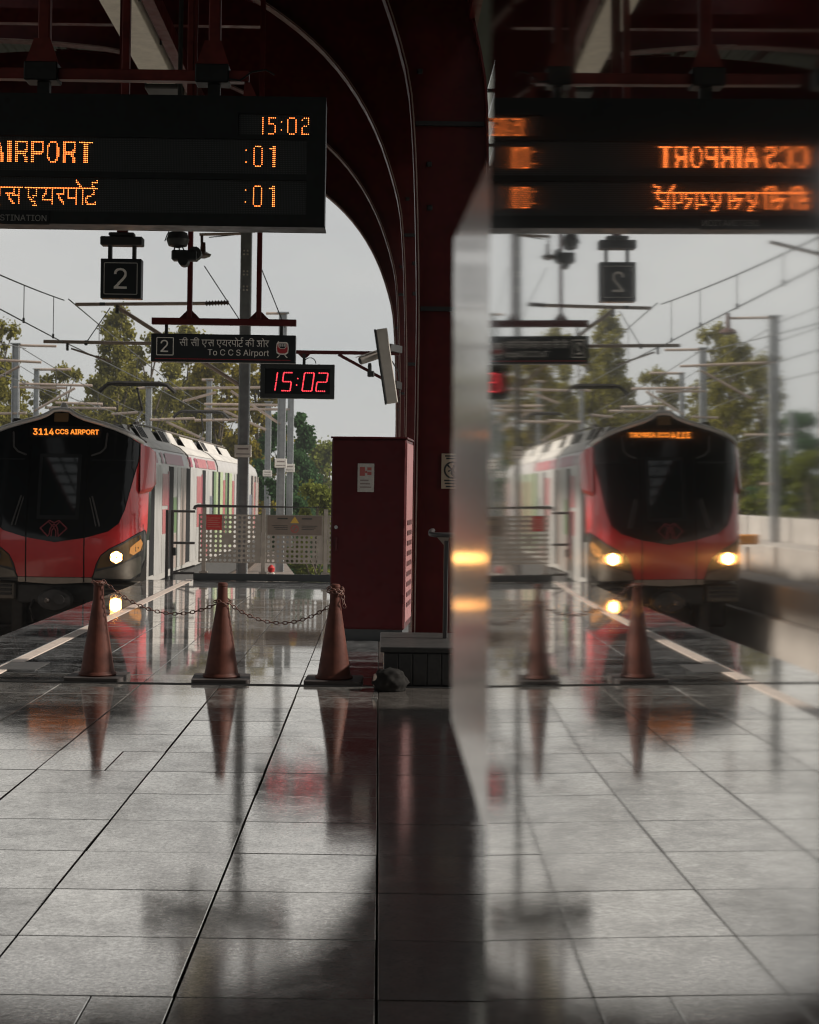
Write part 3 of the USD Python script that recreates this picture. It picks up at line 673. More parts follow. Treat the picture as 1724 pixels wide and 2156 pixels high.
lines, wdt = deva([['sa', 'ii'], ['sa', 'ii'], ['e', 'sa'], ['e', 'ya', 'ra', 'pa', 'o_sign', 'ta', 'reph'], ['ka', 'ii'], ['o', 'o_sign', 'ra']])
sc = (fx(0.816) - fx(0.195)) / wdt; szz = 0.0085
G = unary_union([LineString(l).buffer(0.55, cap_style=2) for l in [[(fx(0.195) / 1 / sc + a, -b * szz / sc) for a, b in l] for l in lines]])
G = affinity.scale(G, sc, sc, origin=(0, 0)); obj('hindi_text', RR(MB().poly(G, D - 0.002, 0.0015, (0, fz(0.11) + 0.002))), 'sign_white', ds, smooth=False, kind='stuff')
obj('english_text', RR(text_at('To C C S Airport', 0.066, fx(0.816), fz(0.75), D - 0.0005, 0.002, anchor='r')), 'sign_white', ds, smooth=False, kind='stuff')
obj('red_line', RR(MB().b2((fx(0.03), D - 0.002, fz(0.905)), (fx(0.965), D - 0.0005, fz(0.885)))), 'sign_red', ds, smooth=False)
# little train symbol
tx_, tz_ = fx(0.908), fz(0.43); u_ = 0.0016
def sym(pts): return Polygon([(tx_ + a * u_, tz_ + b * u_) for a, b in pts])
bodyp = sym([(-26, 30), (-34, 20), (-38, -10), (-34, -34), (-18, -44), (18, -44), (34, -34), (38, -10), (34, 20), (26, 30)])
whitep = sym([(-28, 34), (28, 34), (38, 24), (42, -12), (38, -40), (22, -50), (-22, -50), (-38, -40), (-42, -12), (-38, 24), (-28, 40)]).buffer(0.004)
win = sym([(-24, 26), (24, 26), (24, 2), (12, -8), (-12, -8), (-24, 2)])
obj('train_symbol', RR(MB().poly(whitep.difference(bodyp).union(win.buffer(0.006).difference(win)), D - 0.0012, 0.001).poly(sym([(-22, -56), (-14, -56), (-30, -74), (-40, -74)]), D - 0.0012, 0.001).poly(sym([(22, -56), (14, -56), (30, -74), (40, -74)]), D - 0.0012, 0.001)), 'sign_white', ds, smooth=False)
obj('train_symbol_body', RR(MB().poly(bodyp.difference(win.buffer(0.006)), D - 0.0016, 0.0014)), 'sign_red', ds, smooth=False)
obj('symbol_window', RR(MB().poly(unary_union([sym([(a - 6, 22), (a + 6, 22), (a + 6, 4), (a - 6, 4)]) for a in (-16, 0, 16)]), D - 0.002, 0.001)), 'sign_grey', ds, smooth=False)
zr0, zr1 = W(470, 684, D)[2], W(470, 670, D)[2]
L3 = ((xa + xb) / 2, D, zr0)
sh = thing('sign_hanger', 'dark red crossbar on two tubes above the airport direction sign', 'hanger', L3)
RR3 = lambda m: rel(L3, m)
obj('crossbar', RR3(MB().b2((xa, D + 0.02, zr0), (xb, D + 0.1, zr1), 0.004)), 'red_steel', sh)
for px in (399, 545):
    xc = W(px, 580, D)[0]
    obj('tube', RR3(MB().b2((xc - 0.028, D + 0.03, zr1), (xc + 0.028, D + 0.09, 8.6), 0.005)), 'red_steel', sh)
    obj('gusset', RR3(MB().poly(Polygon([(xc - 0.115, zr1 + 0.0005), (xc + 0.115, zr1 + 0.0005), (xc + 0.03, zr1 + 0.085), (xc - 0.03, zr1 + 0.085)]), D + 0.055, 0.01)), 'red_steel', sh)
for px in (349, 592):
    xc = W(px, 690, D)[0]; obj('drop_bar', RR3(MB().b2((xc - 0.016, D + 0.04, zbb), (xc + 0.016, D + 0.08, zr0 - 0.0005))), 'dark_bracket', sh)

# ================================================================== CCTV unit hanging near the sign tubes
D = 16.6
c0 = W(378, 528, D)
cc = thing('hanging_camera', 'dark round camera unit hanging left of the sign tube', 'camera', c0)
obj('dome_housing', MB().lathe([(0.02, 0.03), (0.10, 0.05), (0.125, 0.12), (0.10, 0.19), (0.03, 0.22)], (-0.02, 0, 0), 16), 'dark_bracket', cc)
obj('mount_box', MB().b2((-0.08, -0.07, -0.11), (0.20, 0.07, 0.0), 0.015), 'black_casing', cc)
for xx in (-0.06, 0.0, 0.05): obj('strut', MB().tube([(xx, 0, 0.0), (xx * 0.6 - 0.01, 0, 0.06)], 0.008, 6), 'wire_steel', cc)
obj('lens_barrel', MB().tube([(0.05, -0.10, -0.12), (0.05, 0.05, -0.12)], 0.055, 14), 'black_casing', cc)
obj('second_barrel', MB().tube([(0.17, -0.06, -0.03), (0.17, 0.06, -0.03)], 0.07, 14), 'dark_bracket', cc)
obj('stem', MB().tube([(-0.02, 0, 0.2), (-0.02, 0, 8.6 - c0[2])], 0.025, 8), 'dark_bracket', cc)
obj('cable', MB().tube([(-0.1, 0, 0.24), (-0.14, 0, 0.16), (-0.16, 0, 0.1)], 0.006, 5), 'dark_bracket', cc)

# ================================================================== CLOCK, its arm, speaker and camera on the third frame
D = 26.3
xa, xb = W(548, 800, D)[0], W(704, 800, D)[0]; za, zbb = W(626, 839, D)[2], W(626, 767, D)[2]
L = ((xa + xb) / 2, D, za); RR = lambda m: rel(L, m); Wd, Hh = xb - xa, zbb - za
ck = thing('platform_clock', 'black digital clock with red dotted digits below the sign', 'clock', L)
obj('casing', RR(MB().b2((xa, D, za), (xb, D + 0.14, zbb), 0.012)), 'black_casing', ck)
o = sbox(xa, za, xb, zbb); obj('front_frame', RR(MB().poly(o.difference(o.buffer(-0.075, join_style=2)), D - 0.02, 0.019)), 'black_casing', ck)
obj('window', RR(MB().b2((xa + 0.076, D - 0.012, za + 0.076), (xb - 0.076, D - 0.001, zbb - 0.076))), 'train_glass', ck, smooth=False)
segs = {'1': 'bc', '5': 'afgcd', '0': 'abcdef', '2': 'abged'}
def digit(ch, x, z, w, hh):
    n, P = 6, []
    S = {'a': ((0.1, 1), (0.9, 1)), 'g': ((0.1, .5), (0.9, .5)), 'd': ((0.1, 0), (0.9, 0)), 'f': ((0, .56), (0, .96)), 'b': ((1, .56), (1, .96)), 'e': ((0, .04), (0, .44)), 'c': ((1, .04), (1, .44))}
    for k in segs[ch]:
        (a, b), (c_, d_) = S[k]; nn = 5 if k in 'agd' else 6
        for i in range(nn):
            t = i / (nn - 1); u, vv = a + (c_ - a) * t, b + (d_ - b) * t
            P.append((x + u * w + 0.13 * vv * hh, z + vv * hh))
    return P
dg = []; zd = za + Hh * 0.22; hd = Hh * 0.53; fx = lambda f: xa + f * Wd
groups_ = [digit('1', fx(0.20) - 0.15, zd, 0.15, hd), digit('5', fx(0.285), zd, 0.15, hd), [(fx(0.49), zd + hd * 0.32), (fx(0.505), zd + hd * 0.68)], digit('0', fx(0.565), zd, 0.165, hd), digit('2', fx(0.75), zd, 0.165, hd)]
a = np.linspace(0, 2 * np.pi, 8, endpoint=False)
for dg in groups_:
    m = MB()
    for px, pz in dg:
        V = np.vstack([[(px, D - 0.020, pz)], np.stack([px + 0.0112 * np.cos(a), np.full(8, D - 0.0125), pz + 0.0112 * np.sin(a)], 1)]); m.add(V, [(0, 1 + k, 1 + (k + 1) % 8) for k in range(8)])
    obj('clock_digit', RR(m), 'led_red', ck, smooth=False, kind='stuff')
zarm = W(720, 742, D)[2]
xs_ = W(640, 750, D)[0]
L4 = (0.3, D + 0.05, zarm); RR4 = lambda m: rel(L4, m)
arm = thing('clock_arm', 'dark red bracket arm with diagonal strut holding the clock', 'bracket', L4)
obj('beam', RR4(MB().b2((W(545, 742, D)[0], D + 0.03, zarm - 0.03), (0.30, D + 0.09, zarm + 0.03), 0.004)), 'red_steel', arm)
obj('strut', RR4(MB().bar((W(712, 746, D)[0], D + 0.06, zarm - 0.03), (0.31, D + 0.06, W(815, 815, D)[2]), 0.05, 0.05)), 'red_steel', arm)
obj('drop_post', RR4(MB().b2((xs_ - 0.025, D + 0.04, zbb), (xs_ + 0.025, D + 0.08, zarm - 0.031))), 'dark_bracket', arm)
obj('gusset', RR4(MB().poly(Polygon([(xs_ - 0.11, zarm - 0.031), (xs_ + 0.11, zarm - 0.031), (xs_ + 0.035, zarm - 0.1), (xs_ - 0.035, zarm - 0.1)]), D + 0.05, 0.012)), 'red_steel', arm)
obj('cable_loop', RR4(MB().tube([(xs_ + 0.1 + 0.1 * math.cos(t), D + 0.06, zbb + 0.02 + 0.1 * math.sin(t)) for t in np.linspace(0, math.pi, 10)], 0.009, 6)), 'wire_steel', arm)
# column speaker, leaning
p0, p1 = W(803, 693, 26.0), W(826, 849, 26.0)
L5 = W(814, 849, 26.0); RR5 = lambda m: rel(L5, m)
spk = thing('column_speaker', 'tall grey column loudspeaker leaning out from the red frame', 'speaker', L5)
ax = (p0 - p1) / np.linalg.norm(p0 - p1)
obj('cabinet', RR5(MB().bar(p1, p0, 0.19, 0.16, up=(0, 1, 0), ch=0.012)), 'speaker_grey', spk)
sd = np.array([ax[2], 0, -ax[0]])
obj('side_shell', RR5(MB().bar(p1 - sd * 0.112 - ax * 0.005, p0 - sd * 0.112 + ax * 0.005, 0.034, 0.175, up=(0, 1, 0), ch=0.004)), 'black_casing', spk)
for f in (0.25, 0.75):
    q = p1 + (p0 - p1) * f; obj('bracket', RR5(MB().bar(q + sd * 0.1 + [0, 0.09, 0], np.array([0.34, 26.35, q[2]]), 0.05, 0.12)), 'dark_bracket', spk)
obj('cable', RR5(MB().tube([p0 * 0.55 + p1 * 0.45 + sd * 0.1, np.array([0.30, 26.3, p1[2] + 0.55]), np.array([0.33, 26.3, p1[2] + 0.2]), np.array([0.31, 26.3, p1[2] + 0.02])], 0.012, 6)), 'dark_bracket', spk)
# bullet camera on the strut
c1 = W(776, 757, 26.2)
bc = thing('bullet_camera', 'small pale bullet camera on the diagonal strut beside the speaker', 'camera', c1)
obj('housing', MB().tube([(-0.14, -0.06, -0.03), (0.20, 0.05, 0.10)], 0.07, 14), 'speaker_grey', bc)
obj('lens', MB().tube([(-0.155, -0.065, -0.036), (-0.142, -0.061, -0.031)], 0.055, 14), 'black_casing', bc)
obj('hood', MB().bar((-0.2, -0.08, 0.03), (0.2, 0.05, 0.185), 0.15, 0.012), 'speaker_grey', bc)
obj('joint', MB().tube([(0.02, 0, -0.06), (0.02, 0.0, -0.13), (0.03, 0.02, -0.20)], [0.025, 0.035, 0.025], 8), 'dark_bracket', bc)
obj('clamp', MB().box((0.04, 0.06, -0.24), (0.12, 0.12, 0.10), 0.015), 'dark_bracket', bc)

# ================================================================== CONES AND CHAIN
CH = 0.815
def make_cone(loc, label):
    t = thing('traffic_cone', label, 'traffic cone', loc, rotz=random.uniform(-4, 4), group='traffic cones joined by a chain')
    b = MB()
    o = Polygon([(-0.205, -0.205), (0.205, -0.205), (0.205, 0.205), (-0.205, 0.205)]).buffer(0.03)
    m_ = trimesh.creation.extrude_polygon(o, 0.034, engine='earcut'); b.tm(m_)
    obj('base_plate', b, 'cone_base', t)
    obj('body', MB().lathe([(0.150, 0.0345), (0.150, 0.055), (0.142, 0.062), (0.137, 0.075), (0.046, 0.66), (0.042, 0.70), (0.041, 0.775), (0.034, 0.785), (0.0, 0.786)], n=32), 'cone_rubber', t)
    obj('collar', MB().lathe([(0.151, 0.0346), (0.158, 0.046), (0.151, 0.058)], n=32), 'cone_rubber', t)
    obj('top_cap', MB().lathe([(0.0365, 0.7795), (0.043, 0.79), (0.040, 0.808), (0.03, 0.816), (0, 0.817)], n=24), 'cone_rubber', t)
    return t
cd = EXP + 0.25
cones = []
for px, lb in ((205, 'leftmost orange traffic cone on the wet looking granite'), (466, 'middle orange traffic cone, chain running off both sides'), (703, 'right orange traffic cone beside the dark red cabinet')):
    p = W(px, 1430, cd); cones.append(np.array([p[0], cd, 0.0])); 
first = make_cone(cones[0], 'leftmost orange traffic cone beside the platform edge line')
c2 = dup(first, cones[1], 3, 'middle orange traffic cone, chain running off both its sides'); c3 = dup(first, cones[2], -2, 'right orange traffic cone standing before the dark red cabinet')
def link(m, p, t, up, L=0.046, w=0.026, r=0.0042):
    sd = np.cross(t, up); sd /= np.linalg.norm(sd); a = np.linspace(0, 2 * np.pi, 10, endpoint=False)
    pts = np.array([p + t * (L / 2 * np.cos(x)) + sd * (w / 2 * np.sin(x)) for x in a]); k = len(pts); V = []
    for i in range(k):
        tg = pts[(i + 1) % k] - pts[i - 1]; tg /= np.linalg.norm(tg); n1 = np.cross(tg, np.cross(t, sd)); n1 /= np.linalg.norm(n1); n2 = np.cross(tg, n1)
        for q in range(5): V.append(pts[i] + r * (math.cos(2 * math.pi * q / 5) * n1 + math.sin(2 * math.pi * q / 5) * n2))
    F = [(i * 5 + q, ((i + 1) % k) * 5 + q, ((i + 1) % k) * 5 + (q + 1) % 5, i * 5 + (q + 1) % 5) for i in range(k) for q in range(5)]
    m.add(V, F)
def chain(path, name, label, loc):
    path = np.array(path); d = np.concatenate([[0], np.cumsum(np.linalg.norm(np.diff(path, axis=0), axis=1))]); n = int(d[-1] / 0.036); m = MB()
    for i in range(n):
        sdist = (i + 0.5) * d[-1] / n; p = np.array([np.interp(sdist, d, path[:, k]) for k in range(3)]); q = np.array([np.interp(min(d[-1], sdist + 0.01), d, path[:, k]) for k in range(3)])
        pp = np.array([np.interp(sdist - 0.01, d, path[:, k]) for k in range(3)]); t = (q - pp) / np.linalg.norm(q - pp)
        base = np.array([0, 1.0, 0.2]) if i % 2 else np.array([0.1, 0.15, 1.0])
        up = base - t * (base @ t); up /= np.linalg.norm(up); link(m, p, t, up)
    th = thing(name, label, 'chain', loc); obj('links', rel(loc, m), 'chain_plastic', th, smooth=True, kind='stuff')
def sag(a, b, dip, n=30, skew=0.0):
    t = np.linspace(0, 1, n); P = a[None] * (1 - t)[:, None] + b[None] * t[:, None]; P[:, 2] -= dip * 4 * t * (1 - t); return P
a, b, cc_ = [q + np.array([0, 0, 0.0]) for q in cones]
chain(sag(a + [0.06, -0.02, 0.80], b + [-0.055, -0.02, 0.635], 0.155), 'barrier_chain', 'rusty red plastic chain sagging between left and middle cones', a)
chain(sag(b + [0.055, -0.02, 0.645], cc_ + [-0.05, -0.02, 0.63], 0.15), 'barrier_chain', 'rusty red plastic chain sagging between middle and right cones', b)
ring = lambda c_, z, r: [c_ + np.array([r * math.cos(t), r * math.sin(t), z + 0.012 * math.sin(2 * t)]) for t in np.linspace(0, 2 * math.pi, 16)]
chain(ring(b, 0.655, 0.062), 'chain_loop', 'loop of chain wound round the neck of the middle cone', b)
chain(ring(cc_, 0.75, 0.058) + ring(cc_, 0.775, 0.06) + [cc_ + np.array([0.07, -0.03, 0.66]), cc_ + np.array([0.08, -0.02, 0.62])], 'chain_loop', 'knotted loop of chain round the top of the right cone', cc_)
chain([a + np.array([0.05, -0.03, 0.80]), a + np.array([0.02, -0.05, 0.79])] + ring(a, 0.80, 0.05), 'chain_loop', 'end of the chain looped over the top of the left cone', a)

# ================================================================== END FENCE
D = 26.62
fx0, fx1 = W(416, 1100, D)[0], W(704, 1100, D)[0]
fl = (0.5 * (fx0 + fx1), D, 0.0); RR = lambda m: rel(fl, m)
fe = thing('end_fence', 'perforated metal fence with tube rail across the platform end', 'fence', fl)
zr = W(560, 1067, D)[2]; 
obj('top_rail', RR(MB().tube([(fx0 - 0.06, D, zr - 0.06), (fx0 - 0.045, D, zr - 0.015), (fx0, D, zr), (fx1 + 0.35, D, zr)], 0.03, 10)), 'rail_dark', fe)
zp1, zp0 = W(560, 1084, D)[2], W(560, 1186, D)[2]
posts = [W(px, 1100, D)[0] for px in (430, 555, 686)]
for xp in posts:
    obj('post', RR(MB().b2((xp - 0.035, D - 0.02, 0.10), (xp + 0.035, D + 0.02, zr - 0.028), 0.004)), 'fence_steel', fe)
    obj('foot', RR(MB().b2((xp - 0.07, D - 0.05, 0.13), (xp + 0.07, D + 0.05, 0.16), 0.006)), 'fence_steel', fe)
pan = [(fx0 + 0.02, posts[1] - 0.04), (posts[1] + 0.04, posts[2] - 0.04), (posts[2] + 0.04, posts[2] + 1.05)]
for k, (pa, pb) in enumerate(pan):
    G = sbox(pa, zp0, pb, zp1); hs = []
    nx = int((pb - pa - 0.05) / 0.082); nz = 10
    for i in range(nx):
        for j in range(nz):
            hx, hz = pa + 0.05 + i * 0.082, zp0 + 0.045 + j * 0.082
            if k == 1 and hz > zp0 + 0.50: continue
            if hz > zp1 - 0.03: continue
            if k == 0 and (0.10 < hx - pa < 0.34 and hz > zp0 + 0.57): continue
            if k == 0 and (hx - pa - 0.50) ** 2 + (hz - zp0 - 0.43) ** 2 < 0.006: continue
            hs.append(Point(hx, hz).buffer(0.025, 3))
    G = G.difference(unary_union(hs)); obj('perforated_panel', RR(MB().poly(G, D - 0.004, 0.004)), 'fence_steel', fe, smooth=False)
obj('kick_board', RR(MB().b2((fx0 - 0.06, D - 0.03, 0.002), (fx1 + 1.2, D + 0.03, 0.125), 0.006)), 'kick_board', fe)
obj('warning_notice', RR(MB().b2((pan[0][0] + 0.12, D - 0.012, zp1 - 0.27), (pan[0][0] + 0.40, D - 0.005, zp1 - 0.01))), 'notice_red', fe, smooth=False)
for q in range(5): obj('notice_line', RR(MB().b2((pan[0][0] + 0.15, D - 0.0135, zp1 - 0.07 - q * 0.038), (pan[0][0] + 0.37 - 0.03 * (q % 2), D - 0.0123, zp1 - 0.064 - q * 0.038))), 'sticker_tan', fe, smooth=False)
na, nb_ = pan[1][0] + 0.03, pan[1][1] - 0.03; nm = (na + nb_) / 2
obj('danger_notice', RR(MB().b2((na, D - 0.012, zp1 - 0.34), (nb_, D - 0.005, zp1 - 0.01))), 'notice_tan', fe, smooth=False)
obj('danger_triangle', RR(MB().poly(Polygon([(nm - 0.075, zp1 - 0.135), (nm + 0.075, zp1 - 0.135), (nm, zp1 - 0.02)]), D - 0.0135, 0.0012)), 'notice_yellow', fe, smooth=False)
obj('danger_circle', RR(MB().poly(Point(nm, zp1 - 0.235).buffer(0.07).difference(Point(nm, zp1 - 0.235).buffer(0.052)).union(LineString([(nm - 0.04, zp1 - 0.28), (nm + 0.04, zp1 - 0.19)]).buffer(0.01)), D - 0.0135, 0.0012)), 'sticker_red', fe, smooth=False)
for q in range(4):
    zl = zp1 - 0.07 - (0.09 if q else 0) - q * 0.03
    for sgn in (-1, 1): obj('notice_line', RR(MB().b2((nm + sgn * 0.12, D - 0.0135, zl), (nm + sgn * (0.30 if q == 0 else 0.42 - 0.03 * q), D - 0.0123, zl + (0.022 if q == 0 else 0.012)))), 'ink', fe, smooth=False)
# gate return towards the track
gd = D + 0.05
gl = W(383, 1225, gd); gl[2] = 0.0; RR = lambda m: rel(gl, m)
ga = thing('end_gate', 'narrow dark tube gate between the fence and the train', 'gate', gl)
gx0, gx1 = W(352, 1100, gd)[0], fx0 - 0.05
z1, z2 = W(380, 1074, gd)[2], W(380, 1143, gd)[2]
for xp, ztop_ in ((gx0, z1), (gx0 + 0.09, z1)): obj('post', RR(MB().b2((xp - 0.025, gd - 0.025, 0.0), (xp + 0.025, gd + 0.025, ztop_), 0.004)), 'rail_dark', ga)
for zz_ in (z1 - 0.02, z2, 0.12): obj('rail', RR(MB().tube([(gx0 + 0.11, gd, zz_), (gx1, gd, zz_)], 0.022, 8)), 'rail_dark', ga)
obj('latch', RR(MB().b2((gx0 + 0.10, gd - 0.04, 0.42), (gx0 + 0.16, gd + 0.04, 0.56), 0.01)), 'black_casing', ga)
obj('brace', RR(MB().bar((gx0 + 0.1, gd, 0.13), (gx1, gd + 0.05, 0.25), 0.03)), 'rail_dark', ga)

# ================================================================== RED CABINET by the columns
D = 16.4
cl = np.array([W(780, 1335, D)[0], D + 0.45, 0.0])
ca = thing('equipment_cabinet', 'tall dark red steel cabinet with a small notice', 'cabinet', cl, rotz=-5.5)
cw = (W(858, 1100, D)[0] - W(700, 1100, D)[0]); ch_ = W(780, 924, D)[2]
obj('body', MB().b2((-cw / 2, -0.45, 0.12), (cw / 2, 0.45, ch_), 0.012), 'red_cabinet_paint', ca)
obj('plinth', MB().b2((-cw / 2 + 0.02, -0.43, 0.0), (cw / 2 - 0.02, 0.43, 0.119)), 'kick_board', ca)
obj('cap', MB().b2((-cw / 2 - 0.012, -0.462, ch_ + 0.0005), (cw / 2 + 0.012, 0.46, ch_ + 0.022), 0.005), 'red_cabinet_paint', ca)
obj('door', MB().b2((-cw / 2 + 0.012, -0.462, 0.14), (cw / 2 - 0.012, -0.4505, ch_ - 0.02), 0.004), 'red_cabinet_paint', ca)
obj('side_plate', MB().b2((cw / 2 + 0.0005, -0.43, 0.2), (cw / 2 + 0.006, 0.43, ch_ - 0.04)), 'side_galv', ca)  # paler than the cabinet paint, to show this side as lit
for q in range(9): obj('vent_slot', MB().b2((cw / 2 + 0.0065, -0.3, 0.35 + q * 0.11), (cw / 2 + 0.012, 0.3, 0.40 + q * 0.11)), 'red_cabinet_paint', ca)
for zz in (0.4, 1.2, 1.95): obj('hinge', MB().b2((cw / 2 - 0.03, -0.478, zz), (cw / 2 - 0.005, -0.4625, zz + 0.1), 0.004), 'red_cabinet_paint', ca)
obj('lock', MB().tube([(-cw / 2 + 0.06, -0.475, 1.2), (-cw / 2 + 0.06, -0.462, 1.2)], 0.02, 12), 'brushed_steel', ca)
obj('handle', MB().b2((-cw / 2 + 0.05, -0.49, 0.95), (-cw / 2 + 0.075, -0.463, 1.1), 0.006), 'red_cabinet_paint', ca)
zn1, zn0 = W(778, 976, D)[2], W(778, 1036, D)[2]; nx_ = W(779, 1000, D)[0] - cl[0]
obj('notice', MB().b2((nx_ - 0.088, -0.468, zn0), (nx_ + 0.088, -0.463, zn1), 0.002), 'sticker_grey', ca, smooth=False)
nt = MB().b2((nx_ - 0.065, -0.4695, zn0 + 0.17), (nx_ - 0.01, -0.4683, zn0 + 0.265)).b2((nx_ + 0.015, -0.4695, zn0 + 0.18), (nx_ + 0.06, -0.4683, zn0 + 0.215)).b2((nx_ + 0.015, -0.4695, zn0 + 0.23), (nx_ + 0.06, -0.4683, zn0 + 0.262)).b2((nx_ - 0.008, -0.4695, zn0 + 0.2), (nx_ + 0.013, -0.4683, zn0 + 0.225))
obj('notice_print', nt, 'sticker_red', ca, smooth=False)
for q in range(3): obj('notice_print', MB().b2((nx_ - 0.06, -0.4695, zn0 + 0.045 + q * 0.036), (nx_ + 0.06 - 0.015 * q, -0.4683, zn0 + 0.058 + q * 0.036)), 'plate_ink', ca, smooth=False)

# ================================================================== things at the foot of the nearest column
pl = np.array([0.50, 13.3, 0.0])
pb = thing('stone_plinth', 'dark stone clad plinth at the foot of the nearest column', 'plinth', pl)
x_l, x_r = W(808, 1400, 12.6)[0], W(990, 1400, 12.6)[0]; hz1 = W(860, 1362, 12.6)[2]
obj('slab_top', MB().b2((x_l - 0.03 - pl[0], -0.72, hz1 - 0.045), (x_r - pl[0], 0.6, hz1), 0.006), 'granite_black', pb)
obj('base', MB().b2((x_l - pl[0], -0.70, 0.0), (x_r - pl[0], 0.58, hz1 - 0.0455), 0.004), 'granite_black', pb)
for q in range(6):
    a0 = x_l - pl[0] + 0.003 + (x_r - x_l) * q / 6; obj('stone', MB().b2((a0, -0.718, 0.012), (a0 + (x_r - x_l) / 6 - 0.006, -0.7005, hz1 - 0.05), 0.006), 'granite_black', pb)
bag = W(820, 1440, 12.35); bag[2] = 0.0
bg_ = thing('wrapped_bundle', 'dark lumpy bundle with a glinting end on the floor by the plinth', 'bundle', bag)
ico = trimesh.creation.icosphere(3); v = np.array(ico.vertices); v = v * (1 + 0.5 * (meshkit.fbm(v * 3.1 + 5, 4, 2)[:, None] - 0.5)); v *= [0.14, 0.13, 0.12]; v[:, 2] = np.maximum(v[:, 2] + 0.065, 0.001)
obj('sack', MB().add(v, ico.faces), 'bundle_cloth', bg_, smooth=True)
obj('metal_end', MB().lathe([(0, 0), (0.03, 0.005), (0.036, 0.05), (0.028, 0.10), (0, 0.11)], (-0.10, -0.02, 0.03), 14), 'rail_metal', bg_)
# sign on the column
sx0, sx1 = W(929, 1000, 14.15)[0], W(976, 1000, 14.15)[0]; sz0, sz1 = W(945, 1029, 14.15)[2], W(945, 955, 14.15)[2]; sc_ = ((sx0 + sx1) / 2, 14.17, sz0); RR = lambda m: rel(sc_, m)
ps = thing('prohibition_sign', 'tan notice with a crossed-out figure on the nearest column', 'sign', sc_)
obj('plate', RR(MB().b2((sx0, 14.165, sz0), (sx1, 14.172, sz1), 0.002)), 'sticker_tan', ps, smooth=False)
mx_, mz_ = (sx0 + sx1) / 2, (sz0 + sz1) / 2 + 0.01
obj('ring', RR(MB().poly(Point(mx_, mz_).buffer(0.08).difference(Point(mx_, mz_).buffer(0.064)).union(LineString([(mx_ - 0.05, mz_ + 0.05), (mx_ + 0.05, mz_ - 0.05)]).buffer(0.008)), 14.1625, 0.002)), 'ink', ps, smooth=False)
obj('figure', RR(MB().poly(unary_union([Point(mx_ + 0.015, mz_ + 0.04).buffer(0.014), LineString([(mx_ + 0.01, mz_ + 0.02), (mx_ - 0.005, mz_ - 0.03), (mx_ + 0.02, mz_ - 0.055)]).buffer(0.012), LineString([(mx_ + 0.005, mz_ + 0.01), (mx_ - 0.035, mz_ - 0.01)]).buffer(0.007)]), 14.163, 0.0018)), 'ink', ps, smooth=False)
for q, (w_, zq) in enumerate(((0.07, sz1 - 0.022), (0.06, sz1 - 0.045), (0.075, sz0 + 0.075), (0.07, sz0 + 0.048), (0.06, sz0 + 0.02))):
    obj('print_line', RR(MB().b2((mx_ - w_, 14.1632, zq - 0.007), (mx_ + w_, 14.1648, zq + 0.007))), 'ink', ps, smooth=False)
# tubular handrail by the column
hr = np.array([W(928, 1400, 13.4)[0], 13.4, 0.0])
hd_ = thing('handrail', 'bent steel handrail end on a post before the nearest column', 'handrail', hr)
zt_ = W(925, 1126, 13.4)[2]; xq = W(908, 1126, 13.4)[0] - hr[0]
obj('rail', MB().tube([(xq + 0.02, 0.25, zt_ + 0.03), (xq, 0.12, zt_ + 0.025), (xq - 0.005, 0.03, zt_ + 0.005), (xq + 0.03, -0.02, zt_), (xq + 0.12, -0.03, zt_), (0.5, -0.03, zt_)], 0.022, 10), 'rail_dark', hd_)
obj('post', MB().b2((0.012, -0.03, hz1 + 0.001), (0.05, 0.02, zt_ - 0.05), 0.004), 'rail_dark', hd_)
obj('bracket', MB().poly(Polygon([(-0.05, zt_ - 0.02), (0.055, zt_ - 0.02), (0.04, zt_ - 0.09), (0.012, zt_ - 0.09)]), -0.015, 0.02), 'fence_steel', hd_)
# small steel box between cabinet and column
jb = W(880, 1340, 15.6); jb[2] = 0.0
jx = thing('floor_box', 'small metal box on the floor between cabinet and column', 'box', jb)
obj('shell', MB().b2((-0.045, -0.1, 0.0), (0.055, 0.1, 0.13), 0.006), 'black_casing', jx)
obj('lid', MB().b2((-0.05, -0.105, 0.1305), (0.06, 0.105, 0.142), 0.003), 'brushed_steel', jx)
obj('front_plate', MB().b2((-0.025, -0.108, 0.02), (0.05, -0.1005, 0.115)), 'fence_steel', jx)

# ================================================================== THE TRAIN
NY, CX = 26.0, -5.45                                  # nose, centre line
TL = (CX, NY, -1.05)
def prof_half():
    return [(0.0, 2.90), (0.12, 2.89), (0.22, 2.83), (0.36, 2.765), (0.62, 2.69), (0.88, 2.61), (1.15, 2.50), (1.345, 2.36), (1.40, 2.10), (1.425, 1.55), (1.425, 0.9), (1.40, 0.35), (1.30, 0.02), (0.9, -0.02), (0.49, -0.035), (0.0, -0.06)]
half = prof_half(); outline = Polygon([(x, z) for x, z in half] + [(-x, z) for x, z in half[::-1][1:-1]]).buffer(0)
def nose_y(x, z):
    ax = np.abs(np.asarray(x)) / 1.42; z = np.asarray(z)
    return NY + 0.10 * ax ** 2 + 0.72 * ax ** 14 + 0.16 * np.clip(z - 0.7, 0, None) ** 1.25 + 0.10 * np.clip(0.35 - z, 0, None)
